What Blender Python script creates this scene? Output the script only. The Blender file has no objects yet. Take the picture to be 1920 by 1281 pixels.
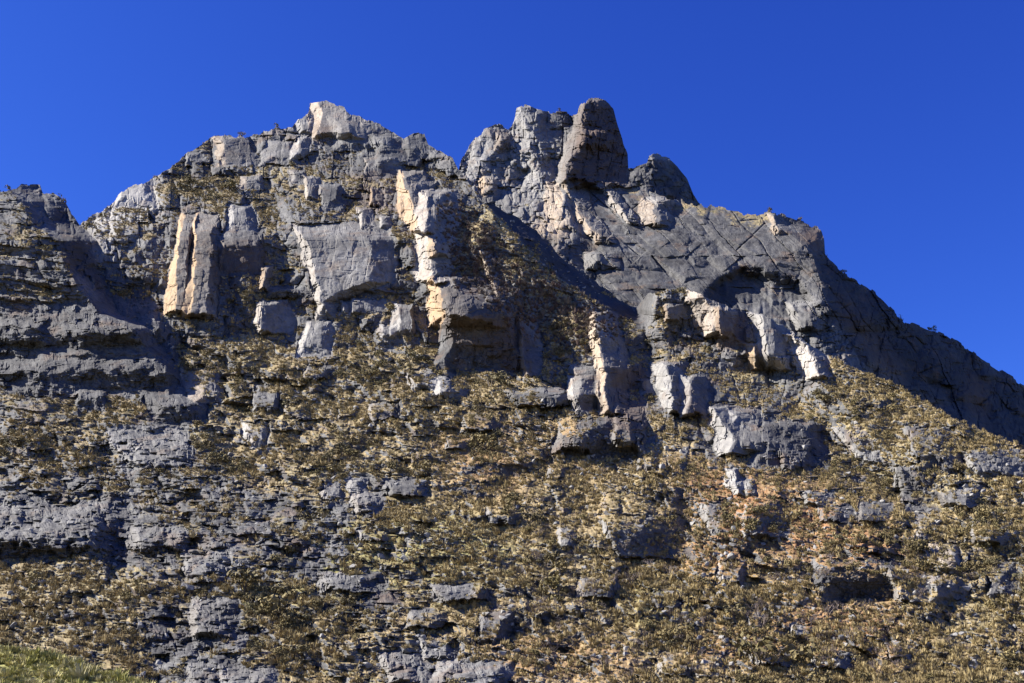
import bpy, math, random
import numpy as np
from mathutils import Vector, Matrix

SC = bpy.context.scene
COL = SC.collection
RNG = np.random.default_rng(7)
random.seed(7)

# ----------------------------------------------------------------- camera
PITCH = math.radians(20.0)
F = 2059.0                     # focal length expressed in 1920-wide photo pixels
CAM = np.array([0.0, 0.0, 1.7])
cam = bpy.data.cameras.new("camera")
cam.sensor_width = 36.0
cam.lens = 36.0 * F / 1920.0
cam.clip_start = 0.5
cam.clip_end = 20000.0
camo = bpy.data.objects.new("camera", cam)
camo.location = CAM
camo.rotation_euler = (math.pi / 2 + PITCH, 0, 0)
COL.objects.link(camo)
SC.camera = camo

# ----------------------------------------------------------------- sky, sun, exposure
SUN = Vector((-0.80, 0.0, 0.60)).normalized()
SUN_EL = math.asin(SUN.z)
SUN_AZ = math.atan2(SUN.x, SUN.y)
world = bpy.data.worlds.new("World")
SC.world = world
world.use_nodes = True
wn, wl = world.node_tree.nodes, world.node_tree.links
bg = wn["Background"]
sky = wn.new("ShaderNodeTexSky")
sky.sky_type = 'NISHITA'
sky.sun_disc = False
sky.sun_elevation = SUN_EL
sky.sun_rotation = SUN_AZ
sky.altitude = 4200
sky.air_density = 1.0
sky.dust_density = 0.1
sky.ozone_density = 4.0
sep = wn.new("ShaderNodeSeparateColor"); comb = wn.new("ShaderNodeCombineColor")
wl.new(sky.outputs[0], sep.inputs[0])
for ch, (gain, power) in enumerate(((0.43, 1.4), (0.625, 1.25), (1.95, 0.85))):   # polarised deep blue of thin mountain air
    pw = wn.new("ShaderNodeMath"); pw.operation = 'POWER'; pw.inputs[1].default_value = power
    ml = wn.new("ShaderNodeMath"); ml.operation = 'MULTIPLY'; ml.inputs[1].default_value = gain
    wl.new(sep.outputs[ch], pw.inputs[0]); wl.new(pw.outputs[0], ml.inputs[0]); wl.new(ml.outputs[0], comb.inputs[ch])
wl.new(comb.outputs[0], bg.inputs[0])
bg.inputs[1].default_value = 0.05

sun = bpy.data.lights.new("sun", 'SUN')
sun.energy = 5.0
sun.angle = math.radians(0.5)
sun.color = (1.0, 0.95, 0.87)
suno = bpy.data.objects.new("sun", sun)
suno.rotation_euler = SUN.to_track_quat('Z', 'Y').to_euler()
suno.location = SUN * 900
COL.objects.link(suno)
SC.view_settings.view_transform = 'Standard'
SC.view_settings.look = 'None'
SC.view_settings.exposure = 1.6
SC.view_settings.gamma = 1.0
SC.view_settings.use_curve_mapping = False
SC.cycles.max_bounces = 4
SC.cycles.diffuse_bounces = 2

# ----------------------------------------------------------------- helpers: tags
def tag(o, label=None, cat=None, group=None, kind=None):
    if label: o["label"] = label
    if cat: o["category"] = cat
    if group: o["group"] = group
    if kind: o["kind"] = kind
    return o

# ----------------------------------------------------------------- helpers: noise
TAB = RNG.random((8, 65536)).astype(np.float32)

def hsh(ix, iy, seed):
    return ((ix * 73856093) ^ (iy * 19349663) ^ (seed * 83492791)) & 65535

def vnoise(x, y, seed=0):
    x = np.asarray(x, np.float32); y = np.asarray(y, np.float32)
    fx = np.floor(x); fy = np.floor(y)
    ix = fx.astype(np.int64); iy = fy.astype(np.int64)
    tx = x - fx; ty = y - fy
    tx = tx * tx * (3 - 2 * tx); ty = ty * ty * (3 - 2 * ty)
    T = TAB[0]
    a = T[hsh(ix, iy, seed)]; b = T[hsh(ix + 1, iy, seed)]
    c = T[hsh(ix, iy + 1, seed)]; d = T[hsh(ix + 1, iy + 1, seed)]
    return ((a + (b - a) * tx) * (1 - ty) + (c + (d - c) * tx) * ty) * 2 - 1

def fbm(x, y, seed=0, octv=4, gain=0.5):
    s = 0; a = 1.0; n = 0
    for k in range(octv):
        s = s + a * vnoise(x * 2 ** k + 17.3 * k, y * 2 ** k - 9.1 * k, seed + k)
        n += a; a *= gain
    return s / n

def ridged(x, y, seed=0, octv=4, gain=0.55):
    s = 0; a = 1.0; n = 0
    for k in range(octv):
        s = s + a * (1 - 2 * np.abs(vnoise(x * 2 ** k + 5.3 * k, y * 2 ** k + 3.1 * k, seed + k)))
        n += a; a *= gain
    return s / n

def crag(u, v, sx, sy, shear=0.0, seed=1, sl=(1.3, 0.35, 0.5, 1.5), h=0.5, jit=0.9, flat=0.45, crack=0.0, cw=1.0, tilt=1.0):
    """union of jointed rock blocks: steep left and lower faces, gentle right faces"""
    x = ((u - shear * v) / sx).astype(np.float32); y = (v / sy).astype(np.float32)
    x = x + 0.5 * (np.floor(y).astype(np.int64) & 1)
    ix = np.floor(x).astype(np.int64); iy = np.floor(y).astype(np.int64)
    best = np.full(x.shape, -1e9, np.float32); sec = best.copy(); bid = np.zeros(x.shape, np.int64)
    for oy in (-1, 0, 1):
        for ox in (-1, 0, 1):
            cx = ix + ox; cy = iy + oy
            k = hsh(cx, cy, seed)
            dx = (x - cx - 0.5 - (TAB[1][k] - 0.5) * jit) * sx
            dy = (y - cy - 0.5 - (TAB[2][k] - 0.5) * jit) * sy
            dx = dx + dy * (TAB[3][k] - 0.5) * 0.7
            hh = (0.25 + 0.75 * TAB[4][k]) * h * sx
            r = 0.5 + TAB[5][k]; q = 0.5 + TAB[6][k]
            a = np.maximum(np.maximum(-dx * (sl[0] * r), dx * (sl[1] * q)),
                           np.maximum(-dy * (sl[2] * q), dy * (sl[3] * r)))
            f = hh - a
            f = np.minimum(f, hh * flat + dx * (TAB[7][k] - 0.68) * 1.0 * tilt + dy * (TAB[5][(k + 77) & 65535] - .5) * 0.7 * tilt)
            m = f > best
            sec = np.maximum(sec, np.minimum(f, best))
            best = np.where(m, f, best); bid = np.where(m, k, bid)
    if crack:
        best = best - crack * np.exp(-((best - sec) / cw) ** 2).astype(np.float32) * sstep(-.1, .45, fbm(u / 38, v / 38, seed + 5, 3)).astype(np.float32)
    return best, bid

def joints(u, v, ang, sp, seg, seed, depth=5.0, off=4.0, w=1.2):
    """straight joint set: deep narrow cracks and small offsets between the strips they cut"""
    ca, sa = math.cos(ang), math.sin(ang)
    t = (u * ca + v * sa) / sp + .45 * fbm(u / 110, v / 110, seed + 3, 2) + .12 * fbm(u / 25, v / 25, seed + 4, 2)
    a = (-u * sa + v * ca)
    i = np.floor(t).astype(np.int64); f = t - i
    k = np.floor(a / seg + TAB[1][hsh(i, i * 0 + 3, seed)]).astype(np.int64)
    o = TAB[2][hsh(i, k, seed)] - .5
    fa = a / seg + TAB[1][hsh(i, i * 0 + 3, seed)] - k
    d = np.minimum(np.minimum(f, 1 - f) * sp, np.minimum(fa, 1 - fa) * seg * 1.0)
    m = sstep(0, .6, vnoise(a / (seg * .8), i * 7.3, seed + 1))
    return (off * 2 * o + off * (TAB[3][hsh(i, k, seed + 2)] - .5) * 2 * (f - .5) - depth * np.exp(-(d / w) ** 2) * m).astype(np.float32)

# ----------------------------------------------------------------- helpers: painted region maps (soft polygons)
GX0, GY0, GS, GW, GH = -260, 0, 4.0, 620, 370
_gx, _gy = np.meshgrid(GX0 + (np.arange(GW) + .5) * GS, GY0 + (np.arange(GH) + .5) * GS)

def blur(a, n):
    for _ in range(2):
        for ax in (0, 1):
            p = np.pad(a, [(n, n) if i == ax else (0, 0) for i in (0, 1)], mode='edge')
            c = np.cumsum(p, axis=ax)
            z = np.zeros_like(np.take(c, [0], axis=ax))
            c = np.concatenate([z, c], axis=ax)
            k = 2 * n + 1
            a = (np.take(c, range(k, c.shape[ax]), axis=ax) - np.take(c, range(0, c.shape[ax] - k), axis=ax)) / k
    return a

def poly_map(polys, soft=3):
    out = np.zeros((GH, GW))
    for item in polys:
        pts, val = item if isinstance(item, tuple) and not isinstance(item[0], (int, float)) and isinstance(item[1], (int, float)) else (item, 1.0)
        ins = np.zeros((GH, GW), bool)
        n = len(pts)
        for i in range(n):
            x1, y1 = pts[i]; x2, y2 = pts[(i + 1) % n]
            if y1 == y2: continue
            c = ((y1 > _gy) != (y2 > _gy)) & (_gx < (x2 - x1) * (_gy - y1) / (y2 - y1) + x1)
            ins ^= c
        out = np.where(ins, np.maximum(out, val) if val > 0 else val, out)
    return blur(out, soft) if soft else out

def sample(m, u, v):
    x = np.clip((u - GX0) / GS - .5, 0, GW - 1.001); y = np.clip((v - GY0) / GS - .5, 0, GH - 1.001)
    ix = x.astype(np.int64); iy = y.astype(np.int64); tx = x - ix; ty = y - iy
    return ((m[iy, ix] * (1 - tx) + m[iy, ix + 1] * tx) * (1 - ty) + (m[iy + 1, ix] * (1 - tx) + m[iy + 1, ix + 1] * tx) * ty).astype(np.float32)

def sstep(a, b, x):
    t = np.clip((x - a) / (b - a), 0, 1)
    return t * t * (3 - 2 * t)

# ----------------------------------------------------------------- view geometry
def rays(u, v):
    z = (640.5 - v) / F; x = (u - 960.0) / F
    return np.stack([x, math.cos(PITCH) - math.sin(PITCH) * z, math.sin(PITCH) + math.cos(PITCH) * z], -1)

def place(u, v, Y, H):
    d = rays(u, v)
    t = Y / d[..., 1]
    return (CAM + d * (t * (1 - H / F))[..., None])

# ----------------------------------------------------------------- rock features: rows (y, xl, xcl, xcr, xr)
# name, height px, top ramp, bottom ramp, rows, tan, pale
def fin(name, h, wt, wb, rows, tan=0.0, pale=0.0, dark=0.0, warp=1.0, tanall=False):
    return dict(name=name, h=h, wt=wt, wb=wb, rows=np.array(rows, float), tan=tan, pale=pale, dark=dark, warp=warp, tanall=tanall)

M_FEATS = [
 # summit block and the massif crest
 fin("rock_block", 26, 8, 12, [(180,572,592,640,665),(215,574,604,650,690),(245,578,596,655,700),(262,586,598,650,690)], .55, 1.0, 0, .5),
 fin("rock_block", 20, 10, 10, [(205,545,556,576,582),(235,548,562,578,590),(258,556,566,576,588)], 0, .5),
 fin("rock_block", 16, 20, 16, [(215,612,640,690,735),(262,618,640,700,750),(285,625,650,700,750)], 0, .1),
 fin("rock_block", 24, 10, 20, [(252,690,712,720,790),(290,700,715,724,800),(312,705,720,726,790)], 0, 0),
 fin("rock_block", 16, 8, 20, [(250,752,760,790,806),(275,752,765,790,830),(300,765,775,790,840)], 0, 0),
 fin("rock_block", 26, 10, 34, [(280,800,835,838,868),(300,815,845,848,872),(335,838,858,860,880)], 0, .1),
 fin("rock_block", 22, 8, 34, [(255,398,412,418,470),(290,404,424,426,482),(312,408,425,428,482)], .45, .3),
 fin("rock_block", 14, 6, 14, [(285,346,352,356,385),(310,350,358,364,392)], 0, .2),
 fin("rock_block", 22, 10, 22, [(330,215,234,262,290),(362,212,226,270,296),(392,212,224,262,300)], 0, 1.0),
 fin("rock_block", 14, 10, 16, [(262,498,520,540,552),(290,488,518,545,560),(312,486,505,540,560)], 0, .35),
 fin("rock_fin", 14, 6, 10, [(258,556,562,566,590),(280,546,560,566,585),(300,543,552,556,570)], 0, 1.0),
 # blocks under the crest
 fin("rock_block", 22, 8, 26, [(345,597,603,628,640),(372,598,604,630,646),(398,602,606,630,650)], 0, .2, .2),
 fin("rock_fin", 18, 6, 10, [(330,568,575,577,604),(355,570,577,580,606),(378,572,576,578,600)], .3, .7),
 fin("rock_block", 20, 6, 26, [(318,540,552,568,574),(350,544,556,568,578)], .1, .3, .3),
 fin("rock_block", 18, 8, 26, [(293,683,687,712,745),(318,684,688,720,760),(335,686,690,716,750)], .1, .3),
 fin("rock_fin", 14, 5, 8, [(350,690,695,697,722),(385,693,698,700,724)], .9, .2),
 fin("rock_fin", 14, 8, 8, [(388,668,674,676,700),(432,674,678,680,700)], .1, .7),
 fin("rock_fin", 14, 8, 8, [(400,712,718,720,742),(428,712,716,718,735)], 0, .7),
 fin("rock_block", 18, 8, 20, [(330,450,462,476,492),(358,446,460,482,500)], .3, .3),
 # left pillars
 fin("rock_pillar", 34, 36, 12, [(400,336,346,362,372),(465,328,333,352,366),(500,318,332,348,364),(545,310,331,346,360),(590,306,330,338,352)], 1.0, 0),
 fin("rock_pillar", 36, 40, 12, [(395,366,372,392,412),(464,360,367,398,420),(530,350,363,392,416),(600,336,354,384,408)], 1.0, 0),
 fin("rock_block", 30, 30, 60, [(430,408,418,480,494),(470,410,420,486,496),(520,412,420,486,496)], .15, 0, .5),
 fin("rock_block", 22, 16, 30, [(380,424,440,455,478),(420,420,436,462,486),(445,418,432,462,486)], 0, .7),
 fin("rock_fin", 20, 8, 8, [(498,490,498,500,515),(520,486,494,498,508),(545,484,490,494,506)], .7, .3),
 fin("rock_fin", 26, 12, 10, [(562,482,488,492,540),(600,472,487,496,560),(628,482,490,498,550)], .25, .8),
 fin("rock_block", 18, 8, 12, [(535,505,512,545,580),(560,500,510,560,592)], 0, .1),
 # long fin and slab in the middle of the left face
 fin("rock_slab", 30, 24, 22, [(418,540,552,640,735),(450,558,574,690,742),(491,568,588,700,745),(530,581,596,690,742),(545,584,600,640,700),(565,589,601,606,640),(600,593,600,602,630)], .12, .75, warp=1.0),
 fin("rock_block", 20, 14, 26, [(600,575,586,600,622),(630,562,574,604,632),(672,556,566,600,622)], 0, .8),
 fin("rock_fin", 14, 6, 8, [(565,634,640,642,662),(592,636,642,644,660)], 0, .8),
 fin("rock_fin", 14, 6, 8, [(560,658,664,668,730),(590,656,662,668,725)], 0, .6),
 # cream ribs of the right hand rib
 fin("rock_fin", 32, 10, 8, [(320,743,754,760,800),(345,743,761,768,820),(372,741,768,772,812),(405,749,778,782,830),(436,768,778,782,820)], .85, .3),
 fin("rock_fin", 34, 14, 10, [(355,786,801,815,860),(400,776,800,816,870),(440,774,798,812,860),(480,776,804,812,850),(512,772,812,820,850),(532,772,800,806,840)], .25, .95),
 fin("rock_fin", 22, 8, 10, [(448,800,812,815,850),(475,800,822,826,860),(485,803,818,822,850)], .8, .2),
 fin("rock_fin", 48, 10, 24, [(518,802,814,838,900),(545,799,826,858,945),(585,799,834,880,965),(615,803,828,860,950)], 1.0, 0),
 fin("cliff_wall", 52, 34, 56, [(535,800,836,930,985),(600,826,842,955,990),(650,820,846,960,992),(702,800,846,970,1000)], 0, 0, .55),
 fin("rock_block", 22, 8, 14, [(570,733,747,770,776),(600,732,750,772,780),(632,730,748,772,780)], 0, .75),
 fin("rock_block", 18, 8, 12, [(610,705,716,734,745),(640,708,720,736,748)], 0, .5),
 fin("rock_fin", 20, 6, 8, [(588,971,978,982,1010),(640,972,980,984,1020),(690,976,984,988,1020),(708,980,986,990,1010)], .5, .5),
 fin("rock_fin", 16, 8, 8, [(466,896,902,904,925),(500,905,912,914,936),(545,922,930,932,950),(562,930,934,936,950)], .5, .5),
 fin("rock_fin", 40, 8, 10, [(582,1102,1117,1120,1158),(630,1101,1119,1123,1172),(650,1104,1124,1128,1178),(695,1116,1131,1135,1184),(735,1114,1135,1138,1182),(780,1124,1139,1142,1176)], .55, .6),
 fin("rock_fin", 22, 10, 10, [(705,1060,1072,1080,1112),(745,1064,1076,1084,1118),(782,1074,1082,1088,1110)], .1, .8),
 fin("rock_block", 22, 18, 40, [(680,1068,1080,1112,1122),(720,1076,1088,1116,1124),(760,1080,1092,1118,1126)], 0, .3, .2),
 fin("rock_fin", 34, 8, 10, [(680,1220,1246,1250,1276),(715,1226,1256,1258,1284),(745,1238,1260,1262,1284),(776,1252,1262,1264,1282)], 0, .55),
 fin("rock_fin", 34, 8, 10, [(703,1270,1294,1298,1330),(735,1274,1294,1298,1334),(782,1276,1288,1292,1326)], 0, .6),
 fin("rock_fin", 16, 6, 8, [(710,1194,1202,1204,1225),(745,1198,1212,1214,1230)], 0, .7),
 fin("rock_fin", 34, 6, 8, [(760,1328,1333,1336,1390),(800,1332,1356,1362,1440),(828,1336,1378,1384,1452),(858,1344,1362,1366,1400)], 0, .55),
 fin("rock_block", 20, 8, 12, [(765,1366,1376,1400,1425),(795,1372,1384,1412,1440)], 0, .5),
 fin("rock_slab", 40, 10, 10, [(540,1284,1308,1330,1362),(562,1286,1322,1344,1374),(588,1296,1342,1348,1384),(612,1306,1338,1344,1384),(636,1317,1327,1332,1372)], .35, .8),
 fin("rock_block", 24, 8, 30, [(575,1335,1345,1368,1392),(610,1340,1350,1376,1402),(655,1345,1352,1380,1405)], .5, 0, .2),
 fin("rock_fin", 16, 6, 8, [(570,1240,1250,1252,1285),(600,1246,1254,1256,1290)], .6, .3),
 fin("rock_pillar", 28, 12, 10, [(582,1400,1424,1440,1468),(620,1412,1432,1450,1486),(660,1424,1438,1452,1480),(694,1434,1444,1450,1470)], 0, .55),
 fin("rock_fin", 20, 8, 10, [(640,1393,1412,1414,1426),(668,1398,1416,1418,1430),(698,1404,1422,1424,1434)], .8, .1),
 fin("rock_slab", 34, 6, 8, [(622,1468,1480,1482,1510),(650,1480,1514,1518,1545),(682,1494,1528,1532,1560),(712,1506,1540,1543,1560)], .15, 1.0),
 fin("rock_fin", 18, 6, 8, [(668,1452,1462,1464,1484),(700,1458,1474,1476,1490)], .2, .7),
 # outcrops on the lower right slope
 fin("rock_fin", 22, 6, 8, [(878,1354,1368,1370,1384),(905,1357,1380,1382,1396),(934,1372,1382,1384,1396)], 0, .7),
 fin("rock_block", 18, 8, 10, [(898,1380,1396,1404,1416),(934,1392,1404,1412,1424)], 0, .5),
 fin("rock_block", 34, 8, 10, [(940,1366,1396,1412,1470),(965,1368,1398,1420,1488),(998,1384,1398,1424,1490),(1012,1392,1400,1424,1480)], 0, .6),
 fin("rock_block", 22, 8, 12, [(940,1304,1318,1330,1366),(985,1320,1334,1350,1390),(1002,1330,1342,1356,1390)], 0, .45),
 fin("rock_block", 34, 10, 8, [(968,1116,1134,1150,1290),(1000,1130,1142,1170,1300),(1052,1160,1170,1190,1310)], 0, .45),
 fin("rock_block", 36, 18, 50, [(1045,1515,1545,1630,1700),(1085,1520,1545,1650,1710),(1132,1540,1560,1660,1700)], 0, .05, .5),
 fin("rock_fin", 30, 8, 8, [(1060,1646,1658,1664,1710),(1095,1662,1690,1700,1800),(1134,1680,1690,1700,1790)], .1, .7),
 fin("rock_block", 26, 8, 10, [(1018,1728,1764,1784,1800),(1042,1736,1786,1792,1806),(1064,1760,1790,1794,1806)], .35, .6),
 fin("rock_block", 22, 8, 10, [(1080,1738,1752,1764,1820),(1130,1744,1756,1766,1826)], 0, .4),
 fin("rock_block", 24, 8, 8, [(920,1500,1512,1530,1570),(950,1504,1514,1534,1572)], 0, .35),
 fin("rock_slab", 26, 10, 14, [(840,1795,1806,1860,1935),(880,1815,1830,1866,1940),(895,1830,1846,1870,1930)], 0, .4),
 fin("rock_slab", 20, 6, 8, [(800,1555,1572,1580,1612),(850,1600,1612,1620,1652),(872,1612,1626,1632,1660)], 0, .5),
 # boulder blocks on the scrub slope
 fin("rock_block", 22, 8, 12, [(690,760,772,795,815),(712,762,774,806,822),(732,768,778,800,812)], .1, .55),
 fin("rock_block", 22, 14, 10, [(695,804,830,850,880),(720,806,824,862,890),(746,812,826,856,878)], 0, .75),
 fin("rock_block", 14, 6, 8, [(896,648,662,670,690),(926,650,664,674,692)], 0, .5),
 fin("rock_block", 14, 6, 8, [(925,656,664,690,708),(955,652,664,694,710)], 0, .5),
 fin("rock_block", 20, 6, 12, [(790,452,466,490,506),(812,450,464,492,508),(840,468,478,488,500)], 0, .9),
 fin("rock_block", 22, 10, 14, [(690,335,368,390,412),(725,342,382,400,420),(756,362,388,402,418)], .35, .4),
 # rounded slabs of the left buttress with dark undercut fronts
 fin("rock_slab", 34, 60, 52, [(560,-60,130,260,300),(612,-60,150,285,318),(672,-60,150,300,336)], 0, 0, .25, 2.0),
 fin("rock_slab", 34, 30, 56, [(650,-40,120,310,338),(690,-40,130,318,346),(748,40,130,325,352)], 0, 0, .25, 2.0),
 fin("rock_slab", 22, 14, 26, [(735,138,150,185,200),(772,140,152,186,202)], 0, 0, .3, 1.5),
 fin("rock_slab", 30, 24, 34, [(735,255,300,360,388),(762,270,310,368,392),(796,285,320,360,386)], 0, 0, .1, 1.5),
 fin("rock_slab", 24, 20, 34, [(600,-120,-60,60,90),(650,-120,-60,70,100)], 0, 0, .3, 2.0),
 fin("rock_slab", 20, 16, 24, [(680,-100,-60,60,90),(715,-100,-60,70,110)], 0, 0, .2, 2.0),
 # broken slabs at the lower left
 fin("rock_slab", 20, 60, 10, [(800,196,206,330,350),(840,205,218,345,362),(880,250,270,345,362)], 0, .4, 0, 1.5),
 fin("rock_slab", 36, 30, 24, [(940,-80,-40,170,205),(985,-80,-40,180,225),(1045,-80,-40,150,220)], 0, .35, .1, 2.0),
 fin("rock_slab", 20, 20, 12, [(985,236,262,330,350),(1010,232,258,340,360),(1035,240,262,330,350)], 0, .35, 0, 2.0),
 fin("rock_slab", 16, 14, 10, [(1030,340,352,390,430),(1080,346,356,400,440)], 0, .35, 0, 2.0),
 fin("rock_slab", 26, 26, 10, [(1245,345,360,400,424),(1300,340,360,410,430)], 0, .3, 0, 1.5),
 fin("cliff_wall", 34, 8, 44, [(782,1036,1072,1175,1200),(820,1044,1078,1185,1215),(868,1060,1090,1180,1215)], 0, .1, .5, 1.6),
 fin("cliff_wall", 36, 10, 40, [(790,1380,1440,1510,1550),(835,1392,1446,1520,1556),(880,1404,1452,1520,1560)], 0, .1, .5, 1.6),
 fin("cliff_wall", 34, 8, 20, [(870,1668,1680,1690,1745),(920,1682,1694,1706,1765),(965,1700,1712,1722,1775)], 0, .3, .6, 1.6),
 fin("cliff_wall", 30, 8, 30, [(800,1690,1700,1740,1795),(850,1710,1720,1760,1810),(885,1725,1735,1770,1815)], 0, .2, .5, 1.6),
 fin("rock_slab", 24, 24, 10, [(1250,412,430,490,530),(1300,410,430,500,545)], 0, .45, 0, 1.5),
]

P_FEATS = [
 fin("rock_dome", 16, 22, 30, [(228,890,935,940,962),(270,868,915,925,960),(310,862,905,915,960),(350,885,905,930,955)], 0, .55),
 fin("rock_block", 18, 4, 12, [(332,898,908,926,934),(352,898,906,922,934),(370,904,910,918,930)], .7, .2),
 fin("rock_block", 22, 10, 24, [(245,930,938,946,958),(285,928,936,948,960)], .3, 0, .3),
 fin("rock_spire", 24, 8, 40, [(192,958,976,990,1030),(240,952,985,1000,1040),(290,960,1000,1006,1044),(325,985,1010,1014,1045),(380,1000,1020,1024,1050)], 0, .55),
 fin("rock_tower", 62, 14, 20, [(180,1080,1098,1104,1165),(225,1078,1092,1098,1172),(262,1060,1092,1098,1182),(300,1048,1066,1072,1190),(352,1040,1060,1068,1190)], .1, .25, .5),
 fin("rock_block", 16, 10, 10, [(240,1080,1098,1126,1140),(262,1072,1092,1140,1156),(280,1066,1080,1120,1150)], 0, .3),
 fin("rock_rib", 22, 10, 10, [(340,1052,1060,1064,1096),(380,1066,1078,1082,1110),(412,1084,1098,1102,1130),(456,1116,1128,1132,1160)], .5, .5),
 fin("rock_rib", 20, 8, 10, [(342,1118,1126,1128,1146),(380,1142,1154,1156,1176),(422,1176,1188,1190,1206)], .15, .7),
 fin("rock_buttress", 26, 20, 20, [(340,1020,1048,1056,1070),(390,1018,1054,1064,1080),(440,1022,1060,1072,1090)], .5, .7),
 fin("rock_block", 26, 10, 8, [(372,1200,1218,1232,1262),(400,1196,1228,1236,1262),(424,1206,1230,1238,1260)], .4, .6),
 fin("rock_block", 20, 10, 14, [(366,1210,1224,1246,1270),(388,1230,1240,1256,1280)], 0, .6),
 fin("rock_block", 22, 8, 14, [(472,1092,1114,1120,1160),(506,1096,1118,1124,1170)], 0, .3),
  fin("rock_overhang", 22, 14, 34, [(420,1430,1525,1535,1552),(445,1450,1530,1538,1556),(482,1470,1534,1542,1560)], .0, 0, .1),
 fin("rock_rib", 14, 6, 8, [(400,1432,1442,1444,1464),(440,1456,1466,1468,1490)], .5, .5),
 fin("rock_slab", 20, 8, 10, [(565,1470,1484,1500,1540),(600,1484,1496,1520,1550),(622,1492,1502,1520,1548)], 0, .35),
]

_r = random.Random(5)
for (x, y, w, hh, pl) in ((720,770,60,30,.4),(600,700,60,25,.3),(905,790,80,40,.1),(860,832,50,20,.2),(650,772,40,25,.2),(1012,745,120,34,0),(1085,820,100,50,0),
    (1182,800,60,80,.5),(1218,850,50,60,.4),(1272,868,40,46,.5),(1492,862,60,40,.2),(1565,962,70,30,.2),(1740,990,50,44,.4),(1882,1085,60,66,.4),
    (622,922,44,30,.4),(760,915,80,32,.1),(690,945,60,40,.5),(700,1003,60,22,.4),
    (662,1092,130,34,.2),(862,1112,100,28,.3),(800,1160,80,34,.2),(930,1172,70,64,.1),(820,1212,70,44,.4),(885,1264,150,46,.3),(760,1252,96,54,.3),
    (1062,1002,44,44,.5),(945,962,70,36,.4),(1042,884,40,30,.3),(1150,944,34,34,.5),(1372,1072,60,44,.7),(1330,1250,66,40,.6),(1502,1182,44,22,.7),
    (1452,1232,90,30,.5),(1272,1242,76,42,.5),(400,1160,96,66,.3),
    (1120,1100,80,40,.1),(1245,1128,60,34,.1),
    (1640,960,70,34,.2),(1800,930,80,40,.2),(1860,1000,80,40,.3),(1560,1240,80,30,.5),(1690,1220,60,30,.5),(1420,1160,40,24,.6),(500,745,50,40,.3),(560,770,50,30,.3)):
    k1 = w * _r.uniform(-.12, .12); pk = _r.uniform(.08, .2); f2 = _r.uniform(-.1, .35)
    M_FEATS.append(fin("rock_outcrop", min(36, max(12, w * .42)), hh * .5, max(4, hh * .18),
        [(y - hh * .6, x - w * .5 + k1, x - w * (.5 - pk) + k1, x + w * f2, x + w * .48 + k1), (y + hh * .1, x - w * .52, x - w * (.5 - pk), x + w * f2, x + w * .55),
         (y + hh * .6, x - w * .45 - k1, x - w * (.45 - pk) - k1, x + w * f2 * .8, x + w * .45 - k1)], 0.1 * _r.random(), pl, .25 * _r.random(), 1.3))

def apply_feats(feats, u, v, H, wob, att):
    fid = np.full(u.shape, -1, np.int32)
    cover = np.zeros(u.shape, np.float32)
    for i, f in enumerate(feats):
        r = f["rows"]
        y0, y1 = r[0, 0], r[-1, 0]; x0, x1 = r[:, 1].min() - 12, r[:, 4].max() + 12
        idx = np.nonzero((v > y0 - 8) & (v < y1 + 8) & (u > x0) & (u < x1))
        if len(idx[0]) == 0: continue
        uu = u[idx] + wob[0][idx] * f["warp"]; vv = v[idx] + wob[1][idx] * f["warp"]
        xl = np.interp(vv, r[:, 0], r[:, 1]); xcl = np.interp(vv, r[:, 0], r[:, 2])
        xcr = np.interp(vv, r[:, 0], r[:, 3]); xr = np.interp(vv, r[:, 0], r[:, 4])
        a = np.minimum((uu - xl) / np.maximum(xcl - xl, 1), (xr - uu) / np.maximum(xr - xcr, 1))
        b = np.minimum((vv - y0) / max(f["wt"], 1), (y1 - vv) / max(f["wb"], 1))
        k = np.clip(np.minimum(np.minimum(a, b), 1), 0, 1)
        add = (1.75 if f["name"] in ("rock_fin", "rock_pillar") else 1.3) * f["h"] * k
        ins = k > 0.02
        H[idx] += add
        cover[idx] = np.maximum(cover[idx], sstep(0, .15, k))
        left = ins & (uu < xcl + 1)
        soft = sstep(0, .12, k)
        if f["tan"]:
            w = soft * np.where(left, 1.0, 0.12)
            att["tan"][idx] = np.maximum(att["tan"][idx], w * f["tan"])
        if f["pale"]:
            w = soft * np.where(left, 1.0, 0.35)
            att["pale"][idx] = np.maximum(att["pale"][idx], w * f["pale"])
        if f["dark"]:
            att["dark"][idx] = np.maximum(att["dark"][idx], soft * np.where(left, 0.2, 1.0) * f["dark"])  # shade painted darker on faces turned from the sun, little on left ones
        g = fid[idx]; g[ins] = i; fid[idx] = g
    return fid, cover

# ----------------------------------------------------------------- materials
def mat_new(name):
    m = bpy.data.materials.new(name); m.use_nodes = True
    nt = m.node_tree
    for n in list(nt.nodes): nt.nodes.remove(n)
    out = nt.nodes.new("ShaderNodeOutputMaterial")
    b = nt.nodes.new("ShaderNodeBsdfPrincipled")
    b.inputs["Roughness"].default_value = 0.9
    b.inputs["Specular IOR Level"].default_value = 0.2
    nt.links.new(b.outputs[0], out.inputs[0])
    return m, nt, b

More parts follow.
